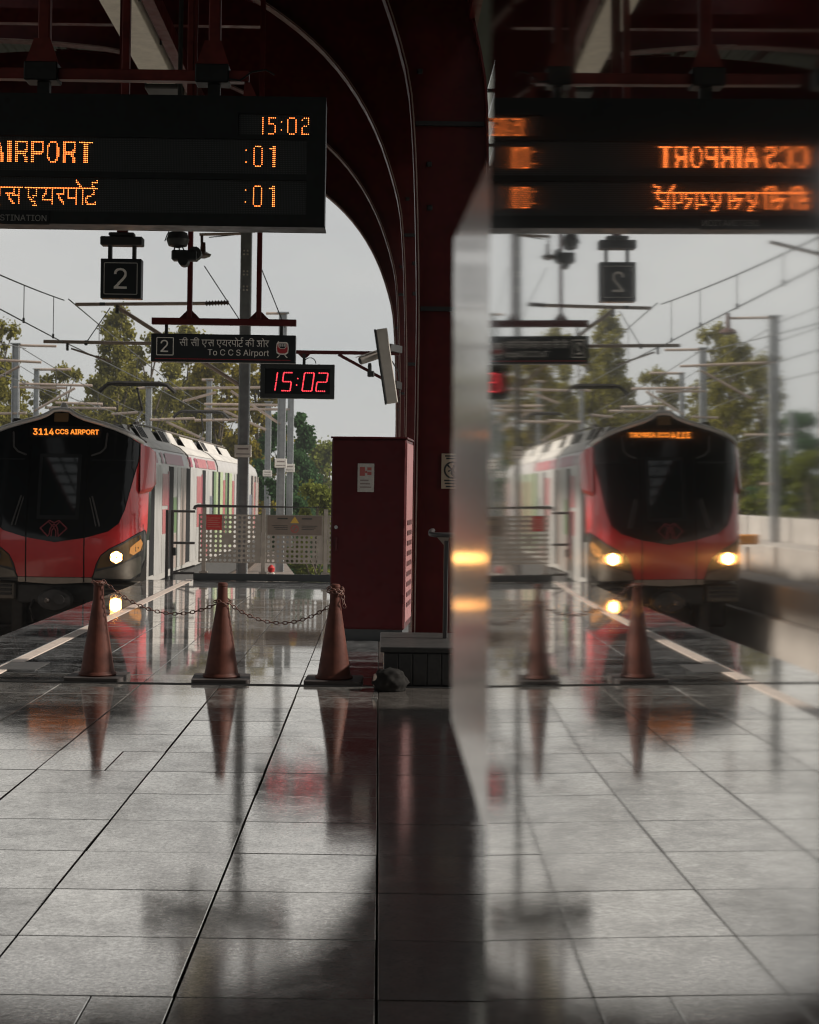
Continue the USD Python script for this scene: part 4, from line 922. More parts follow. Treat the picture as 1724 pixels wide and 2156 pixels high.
def skin(g, off, back=None, grid=0.06):
    """Polygon (x, z) laid on the curved nose, off metres proud, with a rim going back."""
    m = MB()
    for p in getattr(g, 'geoms', [g]):
        if p.area < 1e-5: continue
        pts = []
        rings = [p.exterior] + list(p.interiors)
        for r in rings:
            n = max(12, int(r.length / (grid * 0.7))); pts += [r.interpolate(i / n, normalized=True).coords[0] for i in range(n)]
            pts += list(r.coords[:-1])
        b = p.bounds
        for xx in np.arange(b[0], b[2], grid):
            for zz in np.arange(b[1], b[3], grid):
                if p.contains(Point(xx, zz)) and p.exterior.distance(Point(xx, zz)) > grid * 0.35: pts.append((xx, zz))
        pts = np.unique(np.round(np.array(pts), 5), axis=0)
        T = Delaunay(pts).simplices; cen = pts[T].mean(1)
        A = np.abs(np.cross(pts[T[:, 1]] - pts[T[:, 0]], pts[T[:, 2]] - pts[T[:, 0]]))
        from shapely import contains_xy
        T = T[contains_xy(p.buffer(1e-6), cen[:, 0], cen[:, 1]) & (A > 1e-8)]
        y = nose_y(pts[:, 0], pts[:, 1]) - off
        V = np.stack([pts[:, 0], y, pts[:, 1]], 1)
        a, b_, c_ = V[T[:, 0]], V[T[:, 1]], V[T[:, 2]]
        flip = np.cross(b_ - a, c_ - a)[:, 1] > 0
        T = np.where(flip[:, None], T[:, ::-1], T); m.add(V + [CX, 0, 0], T)
        for r in rings:
            n = max(16, int(r.length / (grid * 0.7))); q = np.array([r.interpolate(i / n, normalized=True).coords[0] for i in range(n)])
            yf = nose_y(q[:, 0], q[:, 1]) - off; yb = (yf + 0.03) if back is None else np.full(n, back)
            Vr = np.vstack([np.stack([q[:, 0], yf, q[:, 1]], 1), np.stack([q[:, 0], yb, q[:, 1]], 1)]) + [CX, 0, 0]
            m.add(Vr, [(i, (i + 1) % n, n + (i + 1) % n, n + i) for i in range(n)])
    return m
RT = lambda m: rel(TL, m)
tr_ = thing('metro_train', 'red and black metro train with lit headlamps arriving at the platform', 'train', TL)
def sym2(pts): return Polygon([(x, z) for x, z in pts] + [(-x, z) for x, z in pts[::-1]]).buffer(0)
black = sym2([(0, 2.86), (0.13, 2.85), (0.24, 2.78), (0.38, 2.715), (0.64, 2.64), (0.9, 2.56), (1.15, 2.45), (1.32, 2.33), (1.30, 2.02), (1.22, 1.62), (1.14, 1.22), (1.05, 0.98), (0.88, 0.845), (0.5, 0.735), (0.0, 0.655)]).intersection(outline)
lamp = sym2([(0.62, 0.02), (0.66, 0.12), (0.70, 0.28), (0.78, 0.43), (0.92, 0.54), (1.15, 0.66), (1.40, 0.84), (1.43, 0.60), (1.42, 0.2), (1.30, 0.03)])
lampR = lamp.intersection(sbox(0, -1, 3, 3)).intersection(outline); lampL = affinity.scale(lampR, -1, 1, origin=(0, 0))
face = outline.difference(black.buffer(0.012)).difference(lampR.buffer(0.012)).difference(lampL.buffer(0.012))
lower = face.intersection(sbox(-3, 0.06, 3, 3)); seam = unary_union([sbox(0.478, -0.1, 0.502, 2.5), sbox(-0.502, -0.1, -0.478, 2.5)])
front = RT(skin(outline.buffer(-0.01), -0.03, NY + 1.35, 0.09)); nose = obj('nose_shell', front, 'train_black', tr_, smooth=50)
obj('red_mask', RT(skin(lower.difference(seam).intersection(sbox(-3, -1, 3, 2.42)), 0.0)), 'train_red', tr_, smooth=50)
obj('lower_lip', RT(skin(outline.intersection(sbox(-0.62, -0.2, 0.62, 0.05)).difference(seam), 0.012)), 'lip_tan', tr_, smooth=50)
door = sbox(-0.27, 1.10, 0.33, 2.08); dframe = sbox(-0.30, 1.05, 0.37, 2.12).buffer(0.02)
wind = obj('windscreen', RT(skin(black.difference(seam).difference(dframe), 0.004)), 'train_glass', tr_, smooth=60)
obj('door_frame', RT(skin(dframe.difference(door), 0.012)), 'train_black', tr_, smooth=50)
obj('door_window', RT(MB().add(np.array([(CX - 0.27, nose_y(0, 1.1) - 0.0, 1.10), (CX + 0.33, nose_y(0, 1.1), 1.10), (CX + 0.33, nose_y(0, 2.08), 2.08), (CX - 0.27, nose_y(0, 2.08), 2.08)]), [(0, 1, 2, 3)])), 'cab_pane', tr_, smooth=False)
for sx in (-1, 1):
    obj('side_screen_frame', RT(skin(sbox(0.57, 2.03, 1.26, 2.055) if sx > 0 else sbox(-1.26, 2.03, -0.57, 2.055), 0.010)), 'train_black', tr_)
    q = np.array([(sx * 0.60, 1.42), (sx * 0.74, 0.93)]); obj('wiper', RT(skin(LineString(q).buffer(0.012), 0.02)), 'train_gear', tr_)
    q = np.array([(sx * 0.56, 1.4), (sx * 0.68, 0.93)]); obj('wiper', RT(skin(LineString(q).buffer(0.008), 0.02)), 'train_gear', tr_)
    obj('conduit', RT(skin(LineString([(sx * 0.80, 2.5), (sx * 0.78, 2.25), (sx * 0.70, 2.17), (sx * 0.56, 2.12)]).buffer(0.014), 0.02)), 'train_gear', tr_)
# silver rim over the front
rim = [(x, z) for x, z in half[:8]]; rim = [(-x, z) for x, z in rim[::-1][:-1]] + rim
rs = np.array(rim); rpath = np.stack([CX + rs[:, 0], nose_y(rs[:, 0], rs[:, 1]) - 0.0, rs[:, 1] + 0.0], 1)
from scipy.interpolate import PchipInterpolator
k = np.linspace(0, len(rpath) - 1, 80); rpath = np.stack([PchipInterpolator(np.arange(len(rpath)), rpath[:, j])(k) for j in range(3)], 1)
obj('roof_rim', RT(MB().tube(rpath, 0.042, 8)), 'train_silver', tr_, smooth=60)
# destination display
yd = lambda x, z: float(nose_y(x, z))
dsp = obj('destination_display', RT(skin(sbox(-0.52, 2.42, 0.70, 2.62).intersection(black.buffer(-0.01)), 0.008)), 'train_black', tr_)
obj('route_text', RT(text_at('3114', 0.102, CX - 0.455, 2.462, yd(0, 2.44) - 0.03, 0.004, bold=True)), 'train_led', dsp, smooth=False, kind='stuff')
obj('route_text', RT(text_at('CCS AIRPORT', 0.080, CX + 0.665, 2.478, yd(0, 2.44) - 0.03, 0.004, bold=True, anchor='r')), 'train_led', dsp, smooth=False, kind='stuff')
obj('marker_lamp', RT(skin(sbox(-0.105, 2.70, 0.115, 2.83).buffer(0.01), 0.02)), 'lamp_lens', tr_)
obj('roof_horn', RT(MB().lathe([(0.08, 0), (0.07, 0.06), (0.035, 0.13), (0, 0.14)], (CX, NY + 0.62, 2.90), 14)), 'train_silver', tr_)
# emblem: two linked diamonds with an arch
em = unary_union([LineString([(-0.25, 0.88), (-0.10, 1.01), (-0.02, 0.97), (0.06, 1.01), (0.20, 0.88), (0.06, 0.745), (0.05, 0.80)]).buffer(0.010), LineString([(-0.25, 0.88), (-0.12, 0.745), (-0.09, 0.79), (-0.085, 0.86), (-0.055, 0.92), (-0.02, 0.95), (0.02, 0.92), (0.045, 0.86), (0.05, 0.79)]).buffer(0.010), LineString([(-0.12, 0.99), (-0.02, 0.90), (0.08, 0.99)]).buffer(0.008), LineString([(-0.06, 0.75), (-0.055, 0.84), (-0.02, 0.89), (0.015, 0.84), (0.02, 0.75)]).buffer(0.009)])
obj('emblem', RT(skin(em, 0.016, grid=0.03)), 'emblem_red', tr_, smooth=False)
# headlamps
for sx, lp in ((1, lampR), (-1, lampL)):
    hs = obj('lamp_housing', RT(skin(lp, -0.004)), 'train_gear', tr_, smooth=50)
    inner = Polygon([(sx * x, z) for x, z in [(0.72, 0.22), (0.78, 0.40), (0.90, 0.50), (1.12, 0.60), (1.36, 0.76), (1.385, 0.52), (1.2, 0.36), (0.98, 0.27)]]).buffer(0.01)
    obj('lens', RT(skin(inner, 0.006)), 'lamp_lens', hs, smooth=50)
    hx, hz = sx * 1.035, 0.405
    fl_ = unary_union([Point(hx + 0.062 * math.cos(t), hz + 0.062 * math.sin(t)).buffer(0.037) for t in np.arange(6) * math.pi / 3 + 0.5] + [Point(hx, hz).buffer(0.06)]).difference(Point(hx, hz).buffer(0.018))
    obj('lamp_reflector', RT(skin(Point(hx, hz).buffer(0.112), 0.016)), 'reflector_glow', hs, smooth=False)  # glowing disc added to draw the halo round the lamp
    obj('headlamp', RT(skin(fl_, 0.03, grid=0.05)), 'headlamp', hs, smooth=False)
    obj('headlamp_rim', RT(skin(Point(hx, hz).buffer(0.125).difference(Point(hx, hz).buffer(0.105)), 0.035)), 'train_gear', hs)
    dr = Polygon([(sx * x, z) for x, z in [(1.24, 0.47), (1.25, 0.56), (1.37, 0.69), (1.385, 0.62), (1.36, 0.50), (1.29, 0.44)]]).buffer(0.004)
    obj('running_light', RT(skin(dr, 0.014)), 'drl_amber', hs, smooth=False)
    sk = Polygon([(sx * x, z) for x, z in [(0.64, 0.05), (0.68, 0.16), (1.0, 0.24), (1.38, 0.42), (1.38, 0.12), (1.25, 0.02)]]).buffer(-0.006)
    obj('corner_skirt', RT(skin(sk, 0.02)), 'train_skirt', tr_, smooth=50)
    # cheek fairing carrying the mirror camera
    pts = []
    for xx, yy, zz in [(1.33, 0.62, 2.34), (1.46, 0.95, 2.28), (1.50, 1.30, 2.20), (1.36, 0.45, 1.55), (1.50, 0.9, 1.60), (1.51, 1.30, 1.66), (1.33, 0.50, 1.46), (1.47, 0.92, 1.52), (1.30, 1.35, 2.36), (1.30, 1.35, 1.6)]:
        pts.append((CX + sx * xx, NY + yy, zz))
    hull = trimesh.Trimesh(np.array(pts), process=False).convex_hull
    obj('cheek_fairing', RT(MB().tm(hull)), 'train_red', tr_, smooth=25)
    for q in range(3):
        obj('grille_bar', RT(MB().b2((CX + sx * 0.80, NY + 0.33, -0.14 - q * 0.07), (CX + sx * 1.28, NY + 0.40, -0.10 - q * 0.07), 0.006)), 'train_gear', tr_)
    obj('buffer_box', RT(MB().b2((CX + sx * 0.74, NY + 0.38, -0.36), (CX + sx * 1.32, NY + 1.2, -0.05), 0.03)), 'train_skirt', tr_)
    obj('lifeguard', RT(MB().b2((CX + sx * 0.66, NY + 0.6, -0.95), (CX + sx * 0.86, NY + 0.9, -0.30), 0.02)), 'train_gear', tr_)
obj('bolster', RT(MB().b2((CX - 0.72, NY + 0.42, -0.42), (CX + 0.72, NY + 0.8, -0.08), 0.03)), 'train_gear', tr_)
obj('underframe', RT(MB().b2((CX - 1.25, NY + 1.0, -0.85), (CX + 1.25, 60, -0.10), 0.05)), 'train_gear', tr_)
cp = MB().lathe([(0.0, -0.02), (0.17, 0.0), (0.20, 0.04), (0.20, 0.20), (0.15, 0.30), (0.12, 0.7)], n=20)
cp.xf(R=np.array([[1, 0, 0], [0, 0, 1], [0, -1, 0]])); cp.xf(R=np.diag([1.45, 1, 1]), t=(CX, NY + 0.02, -0.33))
obj('coupler', RT(cp), 'train_gear', tr_, smooth=40)
obj('coupler_face', RT(MB().tube([(CX + 0.09, NY - 0.03, -0.32), (CX + 0.09, NY + 0.1, -0.32)], 0.085, 16)), 'train_gear', tr_)
obj('coupler_cone', RT(MB().tube([(CX - 0.12, NY - 0.06, -0.34), (CX - 0.12, NY + 0.1, -0.34)], [0.03, 0.07], 14)), 'train_gear_pale', tr_)
for sx in (-1, 1): obj('air_hose', RT(MB().tube([(CX + sx * 0.42, NY + 0.5, -0.3), (CX + sx * 0.46, NY + 0.3, -0.5), (CX + sx * 0.42, NY + 0.34, -0.72), (CX + sx * 0.36, NY + 0.5, -0.74)], 0.03, 8)), 'train_gear', tr_)
for sx in (-1, 1): obj('wheel', RT(MB().tube([(CX + sx * 0.70, NY + 2.0, -0.62), (CX + sx * 0.83, NY + 2.0, -0.62)], 0.42, 24)), 'rail_metal', tr_)

# car bodies
sec = [(1.40, -0.12), (1.405, 0.4), (1.40, 2.02), (1.385, 2.13), (1.33, 2.27), (1.16, 2.42), (0.95, 2.52), (-0.95, 2.52), (-1.16, 2.42), (-1.33, 2.27), (-1.385, 2.13), (-1.40, 2.02), (-1.405, 0.4), (-1.40, -0.12)]
def car_body(y0, y1, bend=None):
    ys = np.linspace(y0, y1, max(2, int((y1 - y0) / 2.5))); S = np.array(sec); V = []
    for yy in ys: V.append(np.stack([CX + S[:, 0] + (bend(yy) if bend else 0), np.full(len(S), yy), S[:, 1]], 1))
    n = len(S); V = np.vstack(V); F = [(i * n + j, (i + 1) * n + j, (i + 1) * n + (j + 1) % n, i * n + (j + 1) % n) for i in range(len(ys) - 1) for j in range(n)]
    m = MB().add(V, F); c0 = np.arange(n); m.add(V[:n], [(0, j, j + 1) for j in range(1, n - 1)]); m.add(V[-n:], [(0, j + 1, j) for j in range(1, n - 1)]); return m
bend2 = lambda y: -0.0045 * max(0, y - 47) ** 2
obj('car_body', RT(car_body(NY + 1.0, 47.2)), 'train_white', tr_, smooth=30)
obj('gangway', RT(car_body(47.2, 47.9).xf(R=np.diag([1, 1, 1]))), 'train_gear', tr_, smooth=30) if False else None
obj('gangway', RT(MB().b2((CX - 1.2, 47.15, -0.1), (CX + 1.2, 48.1, 2.35))), 'train_gear', tr_)
obj('car_body', RT(car_body(47.9, 66, bend2)), 'train_white', tr_, smooth=30)
SIDE = CX + 1.405
def side_panel(ya, yb, za_, zb_, m, proud=0.006, name='side_panel', sx=1):
    bb = bend2((ya + yb) / 2); xs_ = CX + sx * 1.405 + bb
    obj(name, RT(MB().b2((xs_ + min(0, sx * proud), ya, za_), (xs_ + max(0, sx * proud), yb, zb_))), m, tr_, smooth=False)
# near side: dark door and window gaps between panels of printed wrap
gaps = [(27.25, 27.80), (29.75, 30.35), (32.35, 33.05), (35.35, 35.95), (37.45, 37.75), (38.75, 39.25), (41.1, 41.6), (43.7, 44.2), (45.9, 46.4), (49.2, 49.7), (51.2, 51.6), (53.2, 53.7), (55.4, 55.8)]
for ga_, gb_ in gaps:
    for sx in (1, -1): side_panel(ga_, gb_, 0.02, 2.0, 'door_dark', 0.004, 'door_gap', sx)
rngw = random.Random(3)
kinds = ['a', 'b', 'a', 'c', 'g', 'h', 'h', 'h', 'c', 'd', 'd', 'd']
for k in range(len(gaps) - 1):
    ya, yb = gaps[k][1] + 0.02, gaps[k + 1][0] - 0.02; w = yb - ya; kd = kinds[k]
    if kd == 'a':
        side_panel(ya, ya + w * 0.5, 0.0, 2.0, 'wrap_pale'); side_panel(ya + w * 0.52, yb - w * 0.08, 1.25, 1.85, 'wrap_red'); side_panel(ya + w * 0.55, yb - w * 0.1, 0.72, 1.18, 'wrap_red'); side_panel(yb - w * 0.07, yb, 0.25, 1.9, 'wrap_maroon'); side_panel(ya + w * 0.52, yb - w * 0.08, 0.0, 0.7, 'wrap_pale')
    elif kd == 'b':
        side_panel(ya, ya + w * 0.28, 0.7, 1.4, 'wrap_green'); side_panel(ya, ya + w * 0.28, 1.42, 2.0, 'wrap_pale'); side_panel(ya, ya + w * 0.28, 0.0, 0.68, 'wrap_brown'); side_panel(ya + w * 0.3, ya + w * 0.55, 0.0, 2.0, 'wrap_pale'); side_panel(ya + w * 0.57, yb, 0.0, 2.0, 'wrap_brown')
    elif kd == 'c': side_panel(ya, ya + w * 0.6, 0.3, 2.0, 'wrap_pale'); side_panel(ya + w * 0.65, yb, 0.6, 1.4, 'wrap_blue'); side_panel(ya + w * 0.1, ya + w * 0.5, 0.0, 0.28, 'wrap_red')
    elif kd == 'g': side_panel(ya, ya + w * 0.45, 0.2, 2.0, 'wrap_green'); side_panel(ya + w * 0.5, yb, 0.0, 2.0, 'wrap_lime')
    elif kd == 'h': side_panel(ya, ya + w * 0.38, 0.0, 2.0, 'wrap_lime'); side_panel(ya + w * 0.42, ya + w * 0.7, 0.4, 1.8, 'wrap_red'); side_panel(ya + w * 0.74, yb, 0.1, 2.0, 'wrap_green' if k % 2 else 'wrap_pale')
    else: side_panel(ya, ya + w * 0.5, 0.0, 2.0, 'wrap_brown'); side_panel(ya + w * 0.55, yb, 0.3, 1.8, 'wrap_red' if k % 2 else 'wrap_pale')
for k, (ya, yb) in enumerate([(27.6, 28.2), (28.75, 29.0), (29.3, 31.9), (32.9, 33.5), (34.0, 34.4), (34.5, 36.3), (36.5, 38.2)]):
    S_ = MB()
    V = np.array([(CX + 1.404, ya, 2.04), (CX + 1.404, yb, 2.04), (CX + 1.352, yb, 2.25), (CX + 1.352, ya, 2.25)]) + [0.008, 0, 0]
    obj('cantrail_print', RT(S_.add(V, [(0, 1, 2, 3)])), 'wrap_maroon' if k not in (5, 6) else 'wrap_red', tr_, smooth=False)
obj('roof_cover', RT(MB().add(np.array([(CX + x, y, z + 0.012) for y in (27.4, 47) for x, z in ((1.30, 2.30), (1.16, 2.425), (0.96, 2.525))]), [(0, 3, 4, 1), (1, 4, 5, 2)])), 'train_roof', tr_, smooth=False)
for yq in (38.6, 33.0): obj('roof_seam', RT(MB().tube([(CX + 1.40, yq, 1.98), (CX + 1.395, yq, 2.13), (CX + 1.34, yq, 2.28), (CX + 1.165, yq, 2.435), (CX + 0.95, yq, 2.535)], 0.022, 6)), 'train_gear', tr_)
# roof equipment
for k, (ya, yb, hh) in enumerate([(27.3, 28.4, 0.16), (28.6, 31.0, 0.20), (31.5, 34.2, 0.22), (35.2, 38.0, 0.20), (39.0, 43.0, 0.22), (43.6, 46.5, 0.2)]):
    obj('roof_unit', RT(MB().b2((CX - 0.85, ya, 2.515), (CX + 0.80, yb, 2.53 + hh), 0.04)), 'train_gear', tr_)
    obj('roof_fairing', RT(MB().add(np.array([(CX + x, y, z) for y in (ya + 0.2, yb - 0.1) for x, z in ((1.0, 2.515), (0.84, 2.56 + hh), (0.78, 2.56 + hh))]), [(0, 3, 4, 1), (1, 4, 5, 2)])), 'train_roof', tr_, smooth=False)
    for q in range(4):
        yq = ya + 0.4 + q * 0.22
        if k in (1, 2, 4): obj('roof_slot', RT(MB().bar((CX + 0.995, yq, 2.535), (CX + 0.86, yq, 2.545 + hh), 0.09, 0.012, up=(1, 0, 1))), 'train_gear', tr_)
for sx in (-1, 1):
    obj('roof_pipe', RT(MB().tube([(CX + sx * 0.5, 27.0, 2.66), (CX + sx * 0.75, 28.4, 2.72), (CX + sx * 0.83, 30, 2.80), (CX + sx * 0.83, 46, 2.80)], 0.02, 6)), 'train_gear_pale', tr_)
    obj('roof_duct', RT(MB().tube([(CX + sx * 0.90, 27.9, 2.72), (CX + sx * 0.92, 27.9, 2.58), (CX + sx * 1.12, 27.95, 2.47), (CX + sx * 1.22, 28, 2.40)], 0.022, 6)), 'train_gear_pale', tr_)
obj('roof_antenna', RT(MB().box((CX - 0.92, NY + 1.2, 2.66), (0.16, 0.3, 0.22), 0.03)), 'train_gear', tr_)
obj('whistle', RT(MB().lathe([(0.06, 0), (0.02, 0.06), (0.05, 0.10), (0, 0.12)], (CX + 0.62, 27.1, 2.62), 10)), 'train_gear_pale', tr_)
for yp in (34.6, 47.0):                                # raised pantographs
    ph = 3.92
    pg = obj('pantograph', RT(MB().tube([(CX, yp, 2.7), (CX, yp, 3.05)], 0.09, 8).tube([(CX - 0.05, yp, 3.0), (CX - 0.02, yp + 0.9, 3.35), (CX, yp, ph - 0.12)], 0.028, 6)), 'train_gear', tr_)
    obj('contact_shoe', RT(MB().tube([(CX - 0.85, yp, ph - 0.2), (CX - 0.66, yp, ph - 0.03), (CX - 0.5, yp, ph), (CX + 0.5, yp, ph), (CX + 0.66, yp, ph - 0.03), (CX + 0.85, yp, ph - 0.2)], 0.05, 6)), 'train_gear', pg)
    obj('contact_shoe', RT(MB().tube([(CX - 0.6, yp + 0.35, ph - 0.02), (CX + 0.6, yp + 0.35, ph - 0.02)], 0.03, 6)), 'train_gear', pg)

# ================================================================== OVERHEAD LINE MASTS
def mast(label, x, y, ztop, w, arms=(), plate=None, top_arm=None, base=-1.3, lean=0.0):
    t = thing('line_mast', label, 'mast', (x, y, base))
    H_ = ztop - base
    m = MB().b2((-w / 2, -0.02, 0), (w / 2, 0.02, H_)).b2((-w / 2, -w * 0.45, 0), (-w / 2 + 0.03, w * 0.45, H_)).b2((w / 2 - 0.03, -w * 0.45, 0), (w / 2, w * 0.45, H_))
    for i in range(len(m.v)): pass
    obj('shaft', m, 'pole_steel', t, smooth=False)
    obj('base_plate', MB().b2((-w * 0.9, -w * 0.9, 0), (w * 0.9, w * 0.9, 0.03)), 'pole_steel', t)
    obj('cap', MB().b2((-w * 0.75, -w * 0.6, H_ + 0.001), (w * 0.75, w * 0.6, H_ + 0.04)), 'pole_steel', t)
    for a, b, r in arms:                                 # tubes given in the picture plane through the mast
        obj('arm_tube', rel((x, y, base), MB().tube([a, b], r, 8)), 'tube_steel', t)
    if plate is not None:
        z0_, z1_, pw = plate
        pl_ = obj('number_plate', MB().b2((-pw / 2, -w * 0.62, z0_ - base), (pw / 2, -w * 0.47, z1_ - base), 0.01), 'plate_white', t)
        hh = z1_ - z0_
        obj('plate_print', MB().b2((-pw * 0.32, -w * 0.628, z0_ - base + hh * 0.62), (pw * 0.32, -w * 0.621, z0_ - base + hh * 0.74)).b2((-pw * 0.4, -w * 0.628, z0_ - base + hh * 0.22), (pw * 0.4, -w * 0.621, z0_ - base + hh * 0.30)), 'plate_ink', pl_, smooth=False)
    return t
def ins(m, a, b, n=8, r=0.06):
    a, b = np.asarray(a, float), np.asarray(b, float); k = np.linspace(0, 1, 2 * n + 1); return m.tube(a + (b - a) * k[:, None], [r if i % 2 else r * 0.45 for i in range(2 * n + 1)], 8)
# main mast beyond the fence
D = 31.0; xm = W(514, 850, D)[0]
tp = lambda px, py, d=D: W(px, py, d)
t1 = mast('big grey steel mast just beyond the fence with pale notice plate', xm, D, 6.75, 0.215,
     [(tp(159, 641), tp(432, 639), 0.036), (tp(246, 646), tp(505, 811), 0.042), (tp(92, 719), tp(505, 727), 0.036), (tp(420, 494), tp(512, 492), 0.03)], plate=(W(514, 963, D)[2], W(514, 937, D)[2], 0.34))
b1 = (xm, D, -1.3)
obj('insulator', rel(b1, ins(MB(), tp(432, 639), tp(482, 637))), 'insulator', t1)
obj('insulator', rel(b1, MB().tube([tp(425, 496), tp(425, 512)], 0.03, 8).lathe([(0.05, -0.02), (0.15, 0.02), (0.17, 0.06), (0.06, 0.12), (0.05, 0.3)], tp(427, 542), 14)), 'insulator', t1)
for py in (537, 580, 612): 
    for k_ in range(4):
        q = tp(514, py, D); obj('bolt', MB().box((-0.035 + 0.07 * (k_ % 2), -0.112, q[2] + 1.3 + 0.07 * (k_ // 2)), (0.034, 0.03, 0.034), 0.006), 'plate_white', t1)
obj('arm_clamp', rel(b1, MB().box(tp(247, 652), (0.07, 0.08, 0.16), 0.01).box(tp(216, 640), (0.12, 0.08, 0.06), 0.01)), 'wire_steel', t1)
obj('arm_clamp', rel(b1, MB().box(tp(142, 730), (0.05, 0.06, 0.16), 0.01).box(tp(181, 722), (0.06, 0.06, 0.10), 0.01)), 'wire_steel', t1)
obj('steady_arm', rel(b1, MB().tube([tp(150, 734), tp(235, 762)], 0.022, 6)), 'tube_steel', t1)
for (a, b) in (((232, 648), (181, 722)), ((430, 560), (515, 690)), ((548, 560), (600, 690)), ((440, 500), (510, 493))): obj('stay_wire', rel(b1, MB().tube([tp(*a), tp(*b)], 0.011, 5)), 'wire_steel', t1)
def simple_mast(label, px, d, ytop, wpx, arms, plate=None, armr=0.034):
    x = W(px, 950, d)[0]; f = lambda q: W(q[0], q[1], d)
    pl_ = None if plate is None else (W(px, plate[1], d)[2], W(px, plate[0], d)[2], plate[2] * d / FPX)
    return mast(label, x, d, W(px, ytop, d)[2], wpx * d / FPX, [(f(a), f(b), armr * d / 40) for a, b in arms], pl_, base=-1.4)
simple_mast('pale grey mast right of the big one, plate at half height', 592, 54, 660, 17, [((560, 660), (602, 660)), ((486, 823), (590, 893)), ((345, 818), (590, 815)), ((385, 845), (455, 826))], (966, 985, 25))
simple_mast('darker grey mast close behind the pale mast, with its own plate', 611, 68, 800, 13, [((430, 851), (590, 853)), ((430, 861), (610, 862)), ((470, 864), (560, 905))], (977, 994, 20))
simple_mast('thin distant mast between the big mast and the pale mast', 564, 79, 847, 12, [((315, 884), (410, 881)), ((350, 888), (430, 925)), ((410, 885), (500, 884))], (990, 1003, 19))
simple_mast('grey mast standing behind the train roof right of its peak', 439, 84, 800, 11, [((425, 800), (450, 800))])
simple_mast('lattice grey mast behind the front pantograph of the train', 312, 88, 815, 12, [((235, 872), (290, 868)), ((290, 818), (318, 815))])
simple_mast('slim grey mast far left beside the second track', 31, 56, 725, 14.5, [((38, 727), (119, 729)), ((24, 815), (139, 817)), ((37, 808), (194, 812)), ((0, 871), (55, 870)), ((-30, 960), (-30, 961))])
simple_mast('small far mast just right of the slim left mast', 75, 80, 778, 10, [((71, 866), (158, 817)), ((72, 778), (150, 778)), ((99, 858), (244, 860)), ((117, 848), (216, 851))])
lm = simple_mast('tall grey mast beyond the second track with a long top arm', -118, 43, 656, 19, [((-118, 657), (-17, 660)), ((-118, 752), (87, 763)), ((-69, 830), (41, 771)), ((-118, 1010), (-90, 1010))])
obj('insulator', rel((W(-118, 950, 43)[0], 43, -1.4), MB().lathe([(0.05, 0.0), (0.26, 0.05), (0.22, 0.12), (0.07, 0.2), (0.06, 0.6)], W(-17, 695, 43), 12)), 'insulator', lm)
lm2 = simple_mast('grey mast with hanging insulator between the two left tracks', -70, 95, 830, 9, [((-70, 885), (20, 884)), ((-70, 900), (-10, 915))])
simple_mast('nearer grey mast past the left edge beside the second track', -230, 24, 470, 34, [((-225, 527), (-95, 497))], armr=0.05)
simple_mast('far pale mast beyond the left parapet', -160, 70, 860, 11, [((-160, 905), (-60, 907))])
# contact and catenary wires with droppers over the near track
def wires(label, xo, y0, y1, zc_, zk, loc, n=5, mid=None):
    t = thing('overhead_wire', label, 'overhead wire', loc)
    yy = np.linspace(y0, y1, 40); u = np.linspace(0, 1, 40)
    kz = zk - 0.55 * 4 * u * (1 - u)
    obj('contact_wire', rel(loc, MB().tube(np.stack([xo(yy), yy, np.full(40, zc_)], 1), 0.0125, 5)), 'wire_steel', t)
    obj('catenary_wire', rel(loc, MB().tube(np.stack([xo(yy), yy, kz], 1), 0.013, 5)), 'wire_steel', t)
    for k in range(n):
        f = (k + 0.6) / n; yq = y0 + (y1 - y0) * f; zq = zk - 0.55 * 4 * f * (1 - f)
        obj('dropper', rel(loc, MB().tube([(float(xo(np.array(yq))), yq, zc_), (float(xo(np.array(yq))), yq, zq)], 0.008, 5)), 'wire_steel', t)
        obj('dropper_clip', rel(loc, MB().box((float(xo(np.array(yq))), yq, zc_ + 0.02), (0.035, 0.05, 0.09), 0.005)), 'wire_steel', t)
wires('overhead wires above the near track running to the big mast', lambda y: -6.38 + (31 - y) * 0.024, -5, 31.0, 4.47, 5.32, (-6, 31, 4.47), n=13)
wires('overhead wires of the near track beyond the big mast', lambda y: -6.3 - 0.0028 * np.clip(y - 31, 0, None) ** 1.55, 31.05, 84, 4.45, 5.35, (-6.4, 31.1, 4.47), n=9)
wires('overhead wires above the second track at the left', lambda y: -9.9 + 0.006 * (43 - y), -5, 43, 4.45, 5.4, (-9.9, 43, 4.5), n=8)
wires('overhead wires of the second track beyond its tall mast', lambda y: -10.0 - 0.003 * np.clip(y - 43, 0, None) ** 1.6, 43.1, 90, 4.45, 5.4, (-10, 43.1, 4.5), n=6)
fw = thing('feeder_wire', 'feeder wires strung along the outer masts at the left', 'overhead wire', (-12.2, 43, 6))
for zf, xf in ((6.3, -12.4), (5.7, -12.2), (4.6, -12.3), (3.2, -12.35)): obj('wire', rel((-12.2, 43, 6), MB().tube([(xf + 0.5, -5, zf + 0.25), (xf + 0.2, 20, zf - 0.1), (xf, 43, zf), (xf - 4.0, 90, zf - 0.5)], 0.014, 5)), 'wire_steel', fw)

